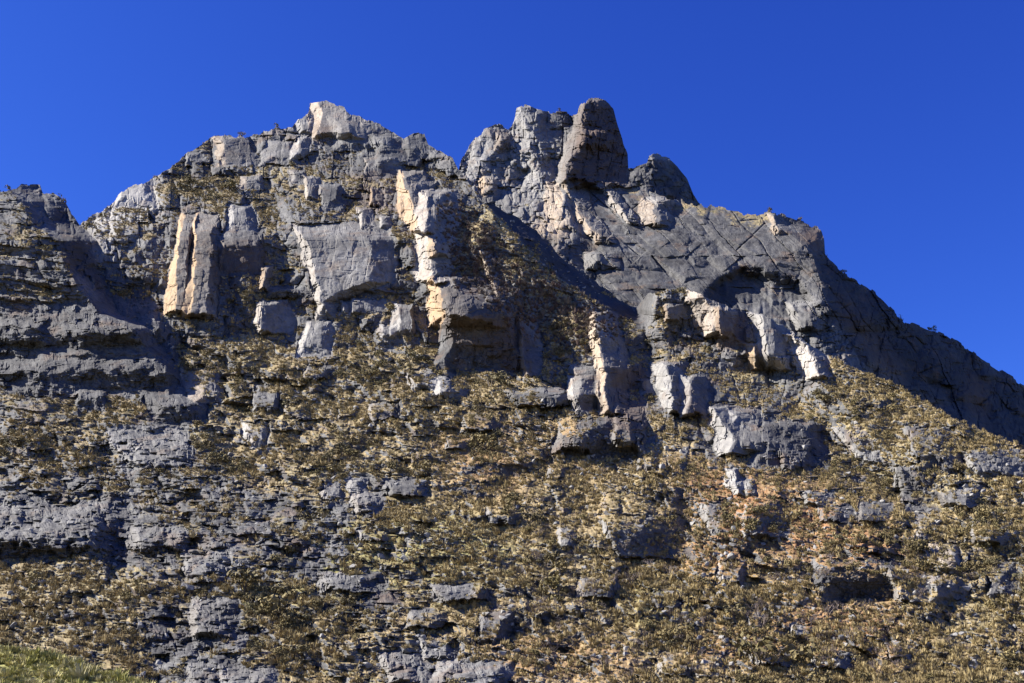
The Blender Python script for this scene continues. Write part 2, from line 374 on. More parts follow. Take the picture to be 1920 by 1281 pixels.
class NB:
    def __init__(s, nt): s.nt = nt
    def n(s, t, **kw):
        x = s.nt.nodes.new(t)
        for k, v in kw.items(): setattr(x, k, v)
        return x
    def put(s, sock, v):
        if hasattr(v, "is_linked") or isinstance(v, bpy.types.NodeSocket): s.nt.links.new(v, sock)
        else: sock.default_value = v
    def noise(s, vec, scale, detail=4, rough=0.6, dist=0.0):
        x = s.n("ShaderNodeTexNoise"); s.put(x.inputs["Vector"], vec)
        x.inputs["Scale"].default_value = scale; x.inputs["Detail"].default_value = detail
        x.inputs["Roughness"].default_value = rough; x.inputs["Distortion"].default_value = dist
        return x.outputs[0]
    def ramp(s, fac, a, b, c0=0.0, c1=1.0):
        x = s.n("ShaderNodeMapRange"); x.clamp = True
        s.put(x.inputs[0], fac); x.inputs[1].default_value = a; x.inputs[2].default_value = b
        s.put(x.inputs[3], c0); s.put(x.inputs[4], c1)
        return x.outputs[0]
    def mix(s, fac, a, b, mode='MIX'):
        x = s.n("ShaderNodeMix", data_type='RGBA', blend_type=mode)
        s.put(x.inputs[0], fac); s.put(x.inputs[6], a); s.put(x.inputs[7], b)
        return x.outputs[2]
    def math(s, op, a, b=0.0, clamp=False):
        x = s.n("ShaderNodeMath", operation=op); x.use_clamp = clamp
        s.put(x.inputs[0], a); s.put(x.inputs[1], b)
        return x.outputs[0]
    def mapping(s, vec, scale=(1, 1, 1), rot=(0, 0, 0)):
        x = s.n("ShaderNodeMapping"); s.put(x.inputs[0], vec)
        x.inputs["Scale"].default_value = scale; x.inputs["Rotation"].default_value = rot
        return x.outputs[0]

def rock_material():
    m, nt, b = mat_new("mountain_rock"); k = NB(nt)
    co = k.n("ShaderNodeTexCoord").outputs["Object"]
    A = k.n("ShaderNodeAttribute", attribute_name="mask_a")
    B = k.n("ShaderNodeAttribute", attribute_name="mask_b")
    sa = k.n("ShaderNodeSeparateColor"); nt.links.new(A.outputs["Color"], sa.inputs[0])
    sb = k.n("ShaderNodeSeparateColor"); nt.links.new(B.outputs["Color"], sb.inputs[0])
    veg, tan, pale = sa.outputs[0], sa.outputs[1], sa.outputs[2]
    soil, green, dark = sb.outputs[0], sb.outputs[1], sb.outputs[2]
    n1 = k.noise(co, 0.05, 6, 0.65); n2 = k.noise(co, 0.35, 6, 0.7); n3 = k.noise(co, 1.6, 4, 0.7)
    streak = k.noise(k.mapping(co, (1, 1, 0.08)), 0.45, 5, 0.65)
    # bare granite: cool grey with random dark patina, vertical water streaks and painted shade
    base = k.mix(k.ramp(n1, .35, .65), (0.046, 0.046, 0.047, 1), (0.150, 0.148, 0.145, 1))
    base = k.mix(k.ramp(n2, .45, .75), base, (0.048, 0.047, 0.048, 1))
    blot = k.noise(co, 0.075, 5, .7, .4)
    base = k.mix(k.ramp(blot, .56, .64, 0, .8), base, (0.030, 0.029, 0.032, 1))
    base = k.mix(k.ramp(n3, .55, .75, 0.0, .6), base, (0.22, 0.212, 0.20, 1))
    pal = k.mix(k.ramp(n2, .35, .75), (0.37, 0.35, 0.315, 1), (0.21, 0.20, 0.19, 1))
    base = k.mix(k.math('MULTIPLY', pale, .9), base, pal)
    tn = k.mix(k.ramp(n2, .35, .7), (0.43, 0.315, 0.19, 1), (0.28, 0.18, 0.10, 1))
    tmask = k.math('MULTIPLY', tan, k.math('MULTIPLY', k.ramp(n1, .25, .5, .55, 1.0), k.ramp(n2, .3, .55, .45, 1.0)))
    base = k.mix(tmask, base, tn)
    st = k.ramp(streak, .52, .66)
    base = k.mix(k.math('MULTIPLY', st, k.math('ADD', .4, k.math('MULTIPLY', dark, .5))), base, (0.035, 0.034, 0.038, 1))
    base = k.mix(k.math('MULTIPLY', dark, .8), base, (0.032, 0.030, 0.031, 1))  # dark mask: mostly shade of walls and undercuts put into the colour
    brown = k.math('MULTIPLY', k.ramp(k.noise(co, 0.09, 4, .6), .55, .66), .35)
    base = k.mix(brown, base, (0.15, 0.095, 0.06, 1))
    base = k.mix(k.math('MULTIPLY', A.outputs['Alpha'], k.ramp(n2, .3, .6, .4, 1)), base, (0.085, 0.056, 0.042, 1))
    # soil, litter and dead grass between the shrubs
    g1 = k.noise(co, 0.22, 6, 0.75); g2 = k.noise(co, 1.1, 5, 0.75); g3 = k.noise(co, 0.035, 4, .6)
    ground = k.mix(k.ramp(g2, .36, .62), (0.12, 0.084, 0.044, 1), (0.30, 0.235, 0.125, 1))
    ground = k.mix(k.ramp(g1, .50, .68), ground, (0.085, 0.08, 0.035, 1))
    ground = k.mix(k.ramp(g3, .5, .7, 0, .6), ground, (0.32, 0.275, 0.155, 1))
    ground = k.mix(k.math('MULTIPLY', k.math('MULTIPLY', soil, .9), k.ramp(g1, .34, .52)), ground, (0.23, 0.105, 0.045, 1))
    ground = k.mix(k.math('MULTIPLY', green, k.ramp(g1, .3, .55)), ground, (0.20, 0.21, 0.05, 1))
    vm = k.ramp(k.math('ADD', veg, k.math('MULTIPLY', k.math('SUBTRACT', g1, .5), 1.1)), .40, .56)
    col = k.mix(vm, base, ground)
    nt.links.new(col, b.inputs["Base Color"])
    # fine relief
    bp = k.n("ShaderNodeBump"); bp.inputs["Strength"].default_value = 0.5; bp.inputs["Distance"].default_value = 0.4
    hgt = k.math('ADD', k.math('MULTIPLY', n2, .8), k.math('MULTIPLY', n3, .7))
    nt.links.new(hgt, bp.inputs["Height"])
    nt.links.new(bp.outputs[0], b.inputs["Normal"])
    return m

def plant_material(name, cols, spread=1.0, rough=.8):
    m, nt, b = mat_new(name); k = NB(nt)
    oi = k.n("ShaderNodeObjectInfo").outputs["Random"]
    co = k.n("ShaderNodeTexCoord").outputs["Object"]
    r = k.n("ShaderNodeValToRGB")
    nt.links.new(oi, r.inputs[0])
    el = r.color_ramp.elements
    el[0].position = 0; el[0].color = (*cols[0], 1)
    el[1].position = 1; el[1].color = (*cols[-1], 1)
    for i, c in enumerate(cols[1:-1]):
        e = el.new((i + 1) / (len(cols) - 1)); e.color = (*c, 1)
    nz = k.noise(co, 3.0, 2, .6)
    col = k.mix(k.ramp(nz, .3, .7, 0, .5), r.outputs[0], (0.035, 0.03, 0.02, 1), 'MIX')
    nt.links.new(col, b.inputs["Base Color"])
    b.inputs["Roughness"].default_value = rough
    return m

ROCK = rock_material()
M_TUSS = plant_material("dry_grass", [(.21,.16,.07), (.37,.285,.13), (.46,.365,.185), (.33,.245,.105), (.25,.19,.085)])
M_SHRUB = plant_material("shrub_leaf", [(.10,.08,.034), (.165,.135,.055), (.24,.19,.085), (.13,.10,.045), (.17,.15,.075)])
M_TWIG = plant_material("bare_twig", [(.13,.10,.095), (.20,.16,.14), (.10,.075,.075)])
M_HEATH = plant_material("burnt_heath", [(.08,.052,.044), (.12,.075,.06), (.20,.16,.12), (.07,.052,.045)])
M_STEM = plant_material("shrub_stem", [(.10,.08,.06), (.16,.13,.10)])
M_GREEN = plant_material("bank_grass", [(.30,.29,.08), (.42,.39,.12), (.56,.49,.22), (.22,.22,.07), (.60,.53,.32)])
M_STONE, nt_, b_ = mat_new("boulder_stone"); k_ = NB(nt_)
_co = k_.n("ShaderNodeTexCoord").outputs["Object"]
_oi = k_.n("ShaderNodeObjectInfo").outputs["Random"]
_c = k_.mix(k_.ramp(k_.noise(_co, 1.2, 5, .7), .35, .65), (0.10, 0.10, 0.10, 1), (0.28, 0.27, 0.255, 1))
_c = k_.mix(k_.ramp(_oi, .2, 1, 0, .6), _c, (0.28, 0.265, 0.24, 1))
nt_.links.new(_c, b_.inputs["Base Color"])
_bp = k_.n("ShaderNodeBump"); _bp.inputs["Strength"].default_value = .6; _bp.inputs["Distance"].default_value = .2
nt_.links.new(k_.noise(_co, 3, 5, .7), _bp.inputs["Height"]); nt_.links.new(_bp.outputs[0], b_.inputs["Normal"])

# ----------------------------------------------------------------- mesh from arrays
def mesh_from(name, V, Fq, mat, attrs=None, smooth=False):
    me = bpy.data.meshes.new(name)
    nv, nf = len(V), len(Fq); w = Fq.shape[1]
    me.vertices.add(nv); me.vertices.foreach_set("co", np.ascontiguousarray(V, np.float32).ravel())
    me.loops.add(nf * w); me.loops.foreach_set("vertex_index", np.ascontiguousarray(Fq, np.int32).ravel())
    me.polygons.add(nf)
    me.polygons.foreach_set("loop_start", np.arange(0, nf * w, w, dtype=np.int32))
    me.polygons.foreach_set("use_smooth", np.full(nf, smooth, bool))
    if attrs:
        for an, arr in attrs.items():
            a = me.attributes.new(an, 'FLOAT_COLOR', 'POINT')
            a.data.foreach_set("color", np.ascontiguousarray(arr, np.float32).ravel())
    me.materials.append(mat)
    me.update(calc_edges=True)
    return me

def add(name, me, parent=None, loc=None):
    o = bpy.data.objects.new(name, me)
    COL.objects.link(o)
    if parent: o.parent = parent
    if loc is not None: o.location = loc
    return o

def subset(V, Fq, attrs, sel):
    f = Fq[sel]
    ids, inv = np.unique(f, return_inverse=True)
    return V[ids], inv.reshape(f.shape), {k: a[ids] for k, a in attrs.items()}

# ----------------------------------------------------------------- the layers of terrain
def grid(top_pts, bot, u0, u1, ncol, nrow, rough, seed):
    u = np.linspace(u0, u1, ncol)
    tp = np.array(top_pts, float)
    tv = np.interp(u, tp[:, 0], tp[:, 1])
    tv = tv + rough * (fbm(u / 22, u * 0 + 3.3, seed, 4, .6)) + rough * .8 * np.round(vnoise(u / 9, u * 0 + 7.7, seed + 9) * 1.5)
    bt = np.interp(u, [p[0] for p in bot], [p[1] for p in bot])
    t = np.linspace(0, 1, nrow)[:, None]
    v0 = tv.min()
    V = np.maximum(v0 + (bt - v0)[None] * t, tv[None])
    U = np.broadcast_to(u[None], V.shape).copy()
    return U.astype(np.float32), V.astype(np.float32)

def assemble(U, V, Y, H, back=(14, 9.0, 6)):
    P = place(U.astype(np.float64), V.astype(np.float64), Y, H.astype(np.float64))
    nr, nc = U.shape
    # crest falls away behind
    rows = []
    for k in range(back[2], 0, -1):
        q = P[0].copy()
        q[:, 1] += back[0] * k; q[:, 2] -= back[1] * k * (0.6 + 0.25 * k)
        rows.append(q)
    return np.concatenate([np.stack(rows), P], 0), back[2]

def normals(P):
    du = np.gradient(P, axis=1); dv = np.gradient(P, axis=0)
    n = np.cross(du, dv); n /= np.linalg.norm(n, axis=-1, keepdims=True) + 1e-9
    n[n[..., 1] > 0] *= -1
    return n

def quads(nr, nc):
    i = np.arange(nr * nc).reshape(nr, nc)
    return np.stack([i[:-1, :-1], i[1:, :-1], i[1:, 1:], i[:-1, 1:]], -1).reshape(-1, 4)

# ================================================================= MAIN MOUNTAIN
M_TOP = [(-260,372),(-60,366),(0,358),(30,357),(40,347),(75,348),(80,360),(105,365),(122,378),(135,400),(150,424),(156,415),(185,400),
 (215,375),(235,355),(262,345),(300,325),(320,315),(345,292),(355,285),(385,265),(405,255),(440,255),(465,258),(485,250),(515,242),
 (548,240),(560,222),(578,215),(582,191),(605,187),(625,195),(645,200),(650,210),(680,222),(700,230),(730,245),(757,263),(775,252),
 (795,250),(803,272),(830,285),(850,300),(860,320),(880,345),(905,380),(930,388),(985,416),(1010,438),(1050,478),(1090,512),(1140,545),
 (1190,582),(1215,552),(1240,546),(1290,543),(1350,570),(1390,582),(1420,586),(1470,612),(1530,655),(1600,690),(1650,706),(1720,746),
 (1800,790),(1860,815),(1920,838),(2100,900),(2420,1010)]
NCM, NRM = 1590, 760
U, V = grid(M_TOP, [(-400, 1440), (2500, 1440)], -300, 2290, NCM, NRM, 2.6, 11)
wx = fbm(U / 60, V / 60, 21, 4); wy = fbm(U / 60 + 40, V / 60, 25, 4)
fwx = fbm(U / 14, V / 14, 31, 3); fwy = fbm(U / 14 + 9, V / 14, 35, 3)
Uw = U + wx * 8 + fwx * 1.3; Vw = V + wy * 8 + fwy * 1.3

blk = np.round(vnoise(Uw / 9, Vw / 16, 38) * 1.6) * 1.5 + np.round(vnoise(Uw / 23, Vw / 12, 39) * 1.4) * 2.0
Y = np.interp(V, [180,330,450,650,800,1000,1281,1440], [560,500,448,412,362,302,240,206])
# zones
Z_CLIFF = poly_map([[(150,380),(300,300),(590,160),(860,280),(900,370),(960,560),(1150,590),(1250,530),(1300,530),(1430,570),(1560,650),(1570,720),(1460,790),
   (1460,860),(1330,890),(1250,810),(1150,790),(1060,770),(980,715),(850,670),(700,660),(560,680),(450,640),(310,640),(200,560)]], 4)
Z_LEFT = poly_map([[(-260,300),(75,330),(150,420),(190,500),(300,640),(385,770),(340,810),(-260,770)]], 4)
Z_STRATA = poly_map([[(-260,930),(100,950),(190,800),(345,800),(430,880),(540,920),(650,950),(690,1020),(590,1090),(350,1105),(220,1075),(-260,1040)],
   [(255,1120),(420,1105),(510,1170),(500,1330),(300,1330)], [(640,890),(770,900),(760,960),(650,970)], [(560,1075),(790,1085),(860,1120),(700,1160),(580,1140)],
   [(700,1215),(860,1225),(980,1290),(700,1300)], [(-260,870),(120,860),(190,900),(60,960),(-260,950)]], 5)
Z_SLABR = poly_map([[(1330,780),(1560,800),(1680,900),(1760,960),(1700,980),(1500,900),(1350,880)], [(1800,840),(2100,880),(2100,930),(1830,900)]], 5)
zc = sample(Z_CLIFF, Uw, Vw); zl = sample(Z_LEFT, Uw, Vw) * (1 - zc); zs = np.maximum(sample(Z_STRATA, Uw, Vw), 0.75 * sample(Z_SLABR, Uw, Vw)) * (1 - zc) * (1 - zl)
zv = np.clip(1 - zc - zl - zs, 0, 1)

H = 26 * fbm(U / 330, V / 330, 3, 3)
# left buttress stands in front
xe = np.interp(V, [345,352,378,425,452,500,545,590,615,645,690,740,770,800,900,1000], [76,80,122,150,183,181,200,225,280,300,335,345,385,400,440,480])
ae = np.interp(V, [300,500,600,700,770,900,1000], [170,150,100,60,34,6,0])
we = np.interp(V, [300,420,520,600,700,900], [84,84,54,36,26,40])
H += ae * np.clip((xe + wx * 5 + fwx * 3 - U) / we, 0, 1)
# right hand flank of the massif falls into the shaded gully
xf = np.interp(V, [300,340,390,450,520,600,660], [880,866,870,890,930,1010,1100])
xg = np.interp(V, [360,385,430,500,560,600,640], [890,905,950,1010,1100,1170,1230])
fl = .55 * np.clip(U + wx * 10 - xf, 0, 200) + 2.6 * np.clip(U + wx * 8 - xg, 0, 200)
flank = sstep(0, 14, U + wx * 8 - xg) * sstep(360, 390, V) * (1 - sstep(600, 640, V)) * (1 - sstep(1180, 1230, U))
H -= fl * sstep(320, 380, V) * (1 - sstep(585, 640, V)) * (1 - sstep(1180, 1230, U))
# hollows that drop away from the sun beside the right hand fins
for ys, xs, dep, wl_, wr_ in (((660,700,800,900,980), (1430,1450,1530,1650,1750), 95, 170, 80), ((560,640,720,800), (1190,1215,1222,1240), 46, 90, 26), ((900,980,1060), (1240,1300,1330), 40, 120, 40)):
    dx_ = U + wx * 12 + fwx * 3 - np.interp(V, ys, xs)
    H -= dep * np.clip(np.minimum(1 + dx_ / wl_, 1 - dx_ / wr_), 0, 1) * sstep(ys[0], ys[0] + 40, V) * (1 - sstep(ys[-1] - 60, ys[-1], V))
# folds of the slope
H += sample(poly_map([[(-260,600),(300,640),(700,660),(1000,700),(1300,800),(1600,720),(2140,900),(2140,1480),(-260,1480)]], 12), U, V) * (
    13 * ridged(U / 150, V / 90, 13, 3) + 7 * ridged(U / 60 + V / 150, V / 34, 17, 3))
# gullies
for (pts, dep, w) in (([(640,1281),(1010,1180),(1050,1150),(980,1080),(930,1000)], 20, 26), ([(205,880),(235,960),(205,1060)], 34, 34),
                      ([(1680,820),(1740,930),(1800,1010)], 30, 34), ([(500,400),(520,480),(545,560),(520,640)], 22, 34),
                      ([(1195,585),(1230,640),(1330,660),(1480,740),(1600,830),(1720,940)], 22, 40), ([(700,820),(690,760),(640,730)], 16, 40),
                      ([(1290,980),(1240,1040),(1190,1060)], 26, 40)):
    best = np.full(U.shape, 1e9, np.float32)
    for (x1, y1), (x2, y2) in zip(pts[:-1], pts[1:]):
        L2 = (x2 - x1) ** 2 + (y2 - y1) ** 2
        t = np.clip(((Uw - x1) * (x2 - x1) + (Vw - y1) * (y2 - y1)) / L2, 0, 1)
        best = np.minimum(best, np.hypot(Uw - x1 - t * (x2 - x1), Vw - y1 - t * (y2 - y1)))
    H -= dep * np.exp(-(best / w) ** 2)

att = {k: np.zeros(U.shape, np.float32) for k in ("tan", "pale", "dark", "veg", "soil", "green", "heath", "brown")}
fid, cover = apply_feats(M_FEATS, U, V, H, (fwx * 1.2 + wx * 2 + blk, fwy * 1.2 + wy * 2 - blk), att)

# cliff bands that break the slope: x rows (xl, xcl, xcr, xr at top / bottom), y0, y1, half depth
for (y0, y1, t_, b_2, hh) in ((964, 1052, (1122,1142,1262,1300), (1150,1166,1280,1312), 64), (944, 1012, (1392,1400,1446,1480), (1396,1404,1450,1490), 48),
      (1048, 1132, (1520,1556,1640,1690), (1540,1566,1655,1704), 60), (790, 858, (1040,1070,1180,1210), (1050,1080,1190,1215), 44), (800, 880, (1385,1440,1520,1556), (1400,1450,1530,1562), 46),
      (590, 690, (826,842,962,985), (836,850,966,992), 40), (622, 670, (90,150,296,322), (80,150,310,336), 42), (664, 730, (110,150,318,342), (120,160,330,350), 46),
      (742, 774, (140,150,184,200), (140,152,184,202), 26), (752, 800, (270,300,362,388), (280,310,366,390), 32), (634, 668, (-160,-120,50,80), (-160,-120,60,90), 30),
      (738, 772, (1000,1016,1120,1136), (1004,1020,1124,1140), 26), (905, 940, (840,856,915,932), (850,860,920,940), 26), (925, 1055, (188,202,226,250), (196,206,232,258), 44),
      (1010, 1046, (-120,-60,140,176), (-120,-60,120,180), 28), (870, 960, (1672,1690,1716,1750), (1690,1704,1730,1770), 40), (1078, 1128, (1750,1764,1800,1824), (1756,1768,1806,1830), 36),
      (1140, 1196, (925,940,985,1002), (930,945,990,1010), 38), (1150, 1215, (1005,1020,1062,1085), (1030,1040,1090,1110), 40), (1170, 1230, (236,252,300,320), (240,256,310,330), 36),
      (1010, 1050, (1800,1816,1880,1930), (1810,1826,1890,1940), 30), (965, 1000, (1560,1576,1640,1670), (1566,1580,1650,1680), 26), (560, 620, (1240,1252,1300,1330), (1244,1256,1306,1334), 26),
      (690, 730, (1120,1150,1200,1216), (1130,1160,1206,1220), 30), (870, 900, (860,876,960,990), (864,880,964,990), 20), (1062, 1090, (640,670,780,810), (640,670,780,810), 20),
      (830, 862, (560,580,660,690), (560,584,664,690), 20), (1106, 1132, (880,900,960,985), (884,904,964,990), 20)):
    uu = U + fwx * 2 + wx * 5 + blk * 1.5; vv = V + fwy * 2 + wy * 5 - blk * 1.2
    q = np.clip((vv - y0) / (y1 - y0), 0, 1)
    xs = [a_ + (c_ - a_) * q for a_, c_ in zip(t_, b_2)]
    sd = np.clip(np.minimum((uu - xs[0]) / (xs[1] - xs[0]), (xs[3] - uu) / (xs[3] - xs[2])), 0, 1)
    n_ = (y1 - y0); x_left = b_2[3] < 400 and y0 < 820
    pr = np.interp(vv, [y0 - .9 * n_, y0 - 3, y0, y1, y1 + .7 * n_], [0, .95, 1, -1, 0])
    hh *= .62 if x_left else (.55 if y0 > 780 else 1.0)
    H += hh * pr * sd
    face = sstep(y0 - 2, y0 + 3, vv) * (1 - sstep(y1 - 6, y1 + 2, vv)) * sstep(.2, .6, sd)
    att["dark"] = np.maximum(att["dark"], .45 * face); cover = np.maximum(cover, .6 * face)  # shade of the steep band faces painted into the rock colour

cA, bA = crag(Uw, Vw, 46, 84, 0.12, 41, h=.75, sl=(1.4, .5, .5, 1.6), crack=9, cw=2.2)
cB, bB = crag(Uw + cA * .2, Vw, 19, 26, 0.10, 43, h=.85, sl=(1.5, .6, .6, 1.8), crack=5, cw=1.4)
cC, bC = crag(Uw, Vw, 7.5, 8.5, 0.0, 45, h=.85, sl=(1.5, .7, .7, 1.8))
cS, bS = crag(Uw, Vw + U * .02, 78, 22, 0.6, 47, sl=(1.3, .7, .5, 3.2), h=.5, crack=9, cw=1.8)
cT, bT = crag(Uw, Vw, 25, 9.5, 0.4, 49, sl=(1.6, .8, .6, 3.0), h=.6, crack=3, cw=1)
cL, bL = crag(Uw, Vw - U * .14, 130, 19, 0.5, 51, sl=(.3, .4, .45, 3.2), h=.30, crack=6, cw=1.6)
open_ = (1 - .85 * cover)
H += zc * (cA * open_ + cB * (1 - .74 * cover) + cC * (.9 - .6 * cover))
wallL = np.clip((U - (xe - we)) / 20, 0, 1) * np.clip((xe + 6 - U) / 6, 0, 1) * (1 - sstep(560, 640, V))
H += zl * ((cL * (1 - .9 * wallL) + cS * .5 * (1 - .7 * wallL)) * open_ + cT * .45 + cC * .3 + cB * (.25 + .9 * wallL))
H += zs * (cS * open_ + cT * 1.1 + cC * .6 + cB * .3)
Vt_ = Vw - U * .04 - .24 * np.clip(U - 850, 0, 2000)
cO, _ = crag(Uw, Vt_, 66, 27, 0.5, 53, sl=(1.7, .8, .4, 3.6), h=.68)
cQ, _ = crag(Uw, Vt_, 30, 15, 0.4, 55, sl=(2.0, .9, .5, 3.6), h=.85)
patch = sstep(-.2, .25, fbm(U / 55, V / 40, 61, 4))
att_rocky = patch * zv
led = .35 + .65 * sstep(-.35, .25, fbm(U / 110, V / 60, 67, 3))
H += zv * ((led * (cO * 1.15 + cQ * 1.1) + patch * (cT + cB * .7)) * open_ + cC * .8 + 4 * fbm(U / 24, V / 16, 63, 3))
H += (fbm(U / 11, V / 11, 71, 4, .6) * 1.1 + ridged(U / 26, V / 30, 75, 4) * 1.2) * (1 - .5 * cover)

H += (zc * 1.0 + .6 * zl) * (1 - .66 * cover) * (joints(U + wx * 4, V, .12, 31, 74, 91, 5, 3.2) + .8 * joints(U, V + wy * 4, math.pi / 2 + .08, 19, 46, 93, 4, 2.0))
H += zs * joints(U, V + wy * 4, math.pi / 2 + .06, 13, 52, 95, 4, 2.6)
P, nb = assemble(U, V, Y, H)
N = normals(P)[nb:]
Pf = P[nb:]
nz = N[..., 2]
# vegetation: on ledges and gentle ground, little on clean faces
dens = 0.42 * zc + 0.38 * zl + 0.36 * zs + 0.95 * zv
Z_VEG = poly_map([([(330,330),(480,300),(640,300),(740,330),(760,420),(720,440),(640,420),(540,390),(430,360),(320,400),(240,470),(230,420)], .55),
  ([(480,400),(560,420),(580,520),(540,620),(470,640),(430,560)], .6), ([(600,560),(740,560),(800,640),(620,690)], .75),
  ([(840,340),(900,380),(1010,520),(1180,600),(1060,680),(960,600),(850,500)], .8), ([(0,440),(90,440),(180,520),(60,520)], .45),
  ([(0,360),(70,370),(60,480),(0,500)], .5), ([(1200,550),(1250,560),(1280,660),(1210,600)], .8), ([(250,350),(300,330),(330,380),(280,420)], .5),
  ([(60,735),(370,745),(360,790),(60,800)], .6), ([(200,490),(300,420),(300,500),(230,540)], .4)], 4)
zveg = sample(Z_VEG, Uw, Vw)
dens = np.maximum(dens, zveg * (1 - .5 * zv))
clean = poly_map([[(570,430),(720,440),(735,545),(600,530)], [(205,805),(350,815),(345,865),(250,890)]], 3)
dens = dens * (1 - .85 * sample(clean, U, V))
slope_ok = sstep(.38, .68, nz) * (1 - zc - zl) + sstep(.42, .72, nz) * (zc + zl)
slope_ok = np.maximum(slope_ok, .7 * zveg * sstep(.1, .5, nz))
nv = fbm(U / 20, V / 12, 81, 4) * .5 + fbm(U / 70, V / 50, 85, 3) * .5
veg = np.clip(dens * (0.12 + .98 * slope_ok) + nv * .5 * (dens > .08) - .62 * cover * (1 - .3 * zv) - .5 * att_rocky * (1 - .6 * sstep(.45, .8, nz)) - .8 * flank - .5 * wallL, 0, 1)
att["veg"] = veg
Z_SOIL = poly_map([([(1250,860),(1500,900),(1700,1000),(1750,1080),(1500,1060),(1300,960)], .9), ([(1000,790),(1180,800),(1200,860),(1040,880)], .5),
  ([(1240,1000),(1400,1010),(1420,1100),(1250,1080)], .9), ([(1300,1100),(1700,1120),(1700,1250),(1250,1240)], .75), ([(820,780),(1000,800),(960,960),(840,930)], .5),
  ([(900,1180),(1200,1200),(1200,1281),(900,1281)], .5)], 8)
att["soil"] = sample(Z_SOIL, Uw, Vw)
Z_GREEN = poly_map([([(560,980),(900,960),(1000,1060),(700,1120),(560,1060)], .35), ([(1150,1080),(1400,1080),(1500,1180),(1200,1180)], .4), ([(350,1085),(640,1075),(640,1110),(360,1110)], .6)], 8)
att["green"] = sample(Z_GREEN, Uw, Vw)
Z_HEATH = poly_map([[(835,395),(900,400),(960,500),(1100,560),(1170,610),(1080,640),(960,590),(860,520)]], 5)
att["heath"] = sample(Z_HEATH, Uw, Vw)
Z_PALE = poly_map([([(150,410),(230,340),(300,320),(310,380),(230,430),(190,500)], 1.0), ([(540,225),(590,200),(600,260),(560,320),(530,310)], .35),
  ([(460,770),(510,780),(500,850),(460,850)], .4), ([(280,470),(330,450),(320,620),(290,640)], .3)], 4)
att["pale"] = np.maximum(att["pale"], sample(Z_PALE, Uw, Vw))
Z_DARK = poly_map([([(100,370),(185,450),(190,520),(110,500)], .9), ([(-200,560),(330,620),(345,760),(-200,740)], .35), ([(830,590),(985,600),(985,700),(840,660)], .6)], 4)  # shade of the buttress side and cliff wall put into the colour
att["dark"] = np.maximum(np.maximum(att["dark"], sample(Z_DARK, Uw, Vw)), 1.0 * flank)  # gully shadow on the flank is painted in as dark rock colour
att["heath"] *= 1 - flank

def pack(att, nb):
    z = lambda a: np.concatenate([np.repeat(a[:1], nb, 0), a], 0).reshape(-1)
    o = np.ones(att["veg"].size + nb * att["veg"].shape[1], np.float32)
    return {"mask_a": np.stack([z(att["veg"]), z(att["tan"]), z(att["pale"]), z(att["brown"])], -1),
            "mask_b": np.stack([z(att["soil"]), z(att["green"]), z(att["dark"]), o], -1)}

def build_terrain(name, P, nb, att, feats, fid, label):
    nr, nc = P.shape[:2]
    Vt = P.reshape(-1, 3); Q = quads(nr, nc); A = pack(att, nb)
    ff = np.full((nr, nc), -1, np.int32); ff[nb:] = fid
    fq = ff[:-1, :-1].reshape(-1)
    d1 = Vt[Q[:, 0]] - Vt[Q[:, 2]]; d2 = Vt[Q[:, 1]] - Vt[Q[:, 3]]
    keep = np.linalg.norm(np.cross(d1, d2), axis=1) > 1e-4
    Q = Q[keep]; fq = fq[keep]
    v_, f_, a_ = subset(Vt, Q, A, fq < 0)
    root = add(name, mesh_from(name, v_, f_, ROCK, a_))
    tag(root, label, None, None, "structure")
    for i, ft in enumerate(feats):
        s = fq == i
        if s.sum() < 30: continue
        v_, f_, a_ = subset(Vt, Q, A, s)
        add(ft["name"], mesh_from(ft["name"], v_, f_, ROCK, a_), root)
    return root

Z_BR = poly_map([([(834,588),(975,600),(975,690),(850,650)], .5), ([(1140,690),(1215,690),(1210,800),(1140,800)], .7), ([(415,455),(495,455),(492,515),(415,515)], .6), ([(1345,590),(1405,595),(1400,660),(1345,660)], .8),
   ([(640,330),(740,330),(730,400),(660,390)], .6), ([(1280,720),(1330,730),(1330,800),(1290,800)], .6), ([(590,238),(620,238),(620,256),(590,256)], .8)], 2)
att["brown"] = np.maximum(att["brown"], sample(Z_BR, Uw, Vw))
build_terrain("mountain", P, nb, att, M_FEATS, fid, "steep grey granite mountainside with scrub on its ledges and lower slope")
M_data = dict(U=U, V=V, P=Pf, nz=nz, veg=veg, zv=zv, zc=zc, zl=zl, zs=zs, cover=cover, heath=att["heath"], soil=att["soil"], green=att["green"])

# ================================================================= PEAK BEHIND, WITH THE LONG SHADED WALL
P_TOP = [(800,345),(858,330),(864,302),(875,280),(890,260),(915,242),(935,232),(950,240),(958,241),(965,225),(968,204),(985,196),(1010,205),(1040,212),
 (1082,213),(1087,200),(1100,188),(1118,183),(1135,187),(1150,203),(1158,235),(1168,265),(1177,290),(1179,340),(1190,352),(1215,358),(1240,366),(1290,380),(1312,384),
 (1350,390),(1410,406),(1440,398),(1470,406),(1510,420),(1540,431),(1546,450),(1541,470),(1556,490),(1590,515),(1640,550),(1700,606),(1745,620),
 (1775,630),(1810,652),(1860,686),(1920,722),(2140,850),(2420,1000)]
U, V = grid(P_TOP, [(780,470),(905,470),(1000,520),(1100,590),(1200,640),(1300,640),(1450,680),(1540,730),(1700,800),(1920,930),(2200,1010),(2500,1110)], 800, 2390, 980, 440, 4.0, 111)
wx = fbm(U / 60, V / 60, 121, 4); wy = fbm(U / 60 + 40, V / 60, 125, 4)
fwx = fbm(U / 14, V / 14, 131, 3); fwy = fbm(U / 14 + 9, V / 14, 135, 3)
Uw = U + wx * 7 + fwx * 1.3; Vw = V + wy * 7 + fwy * 1.3
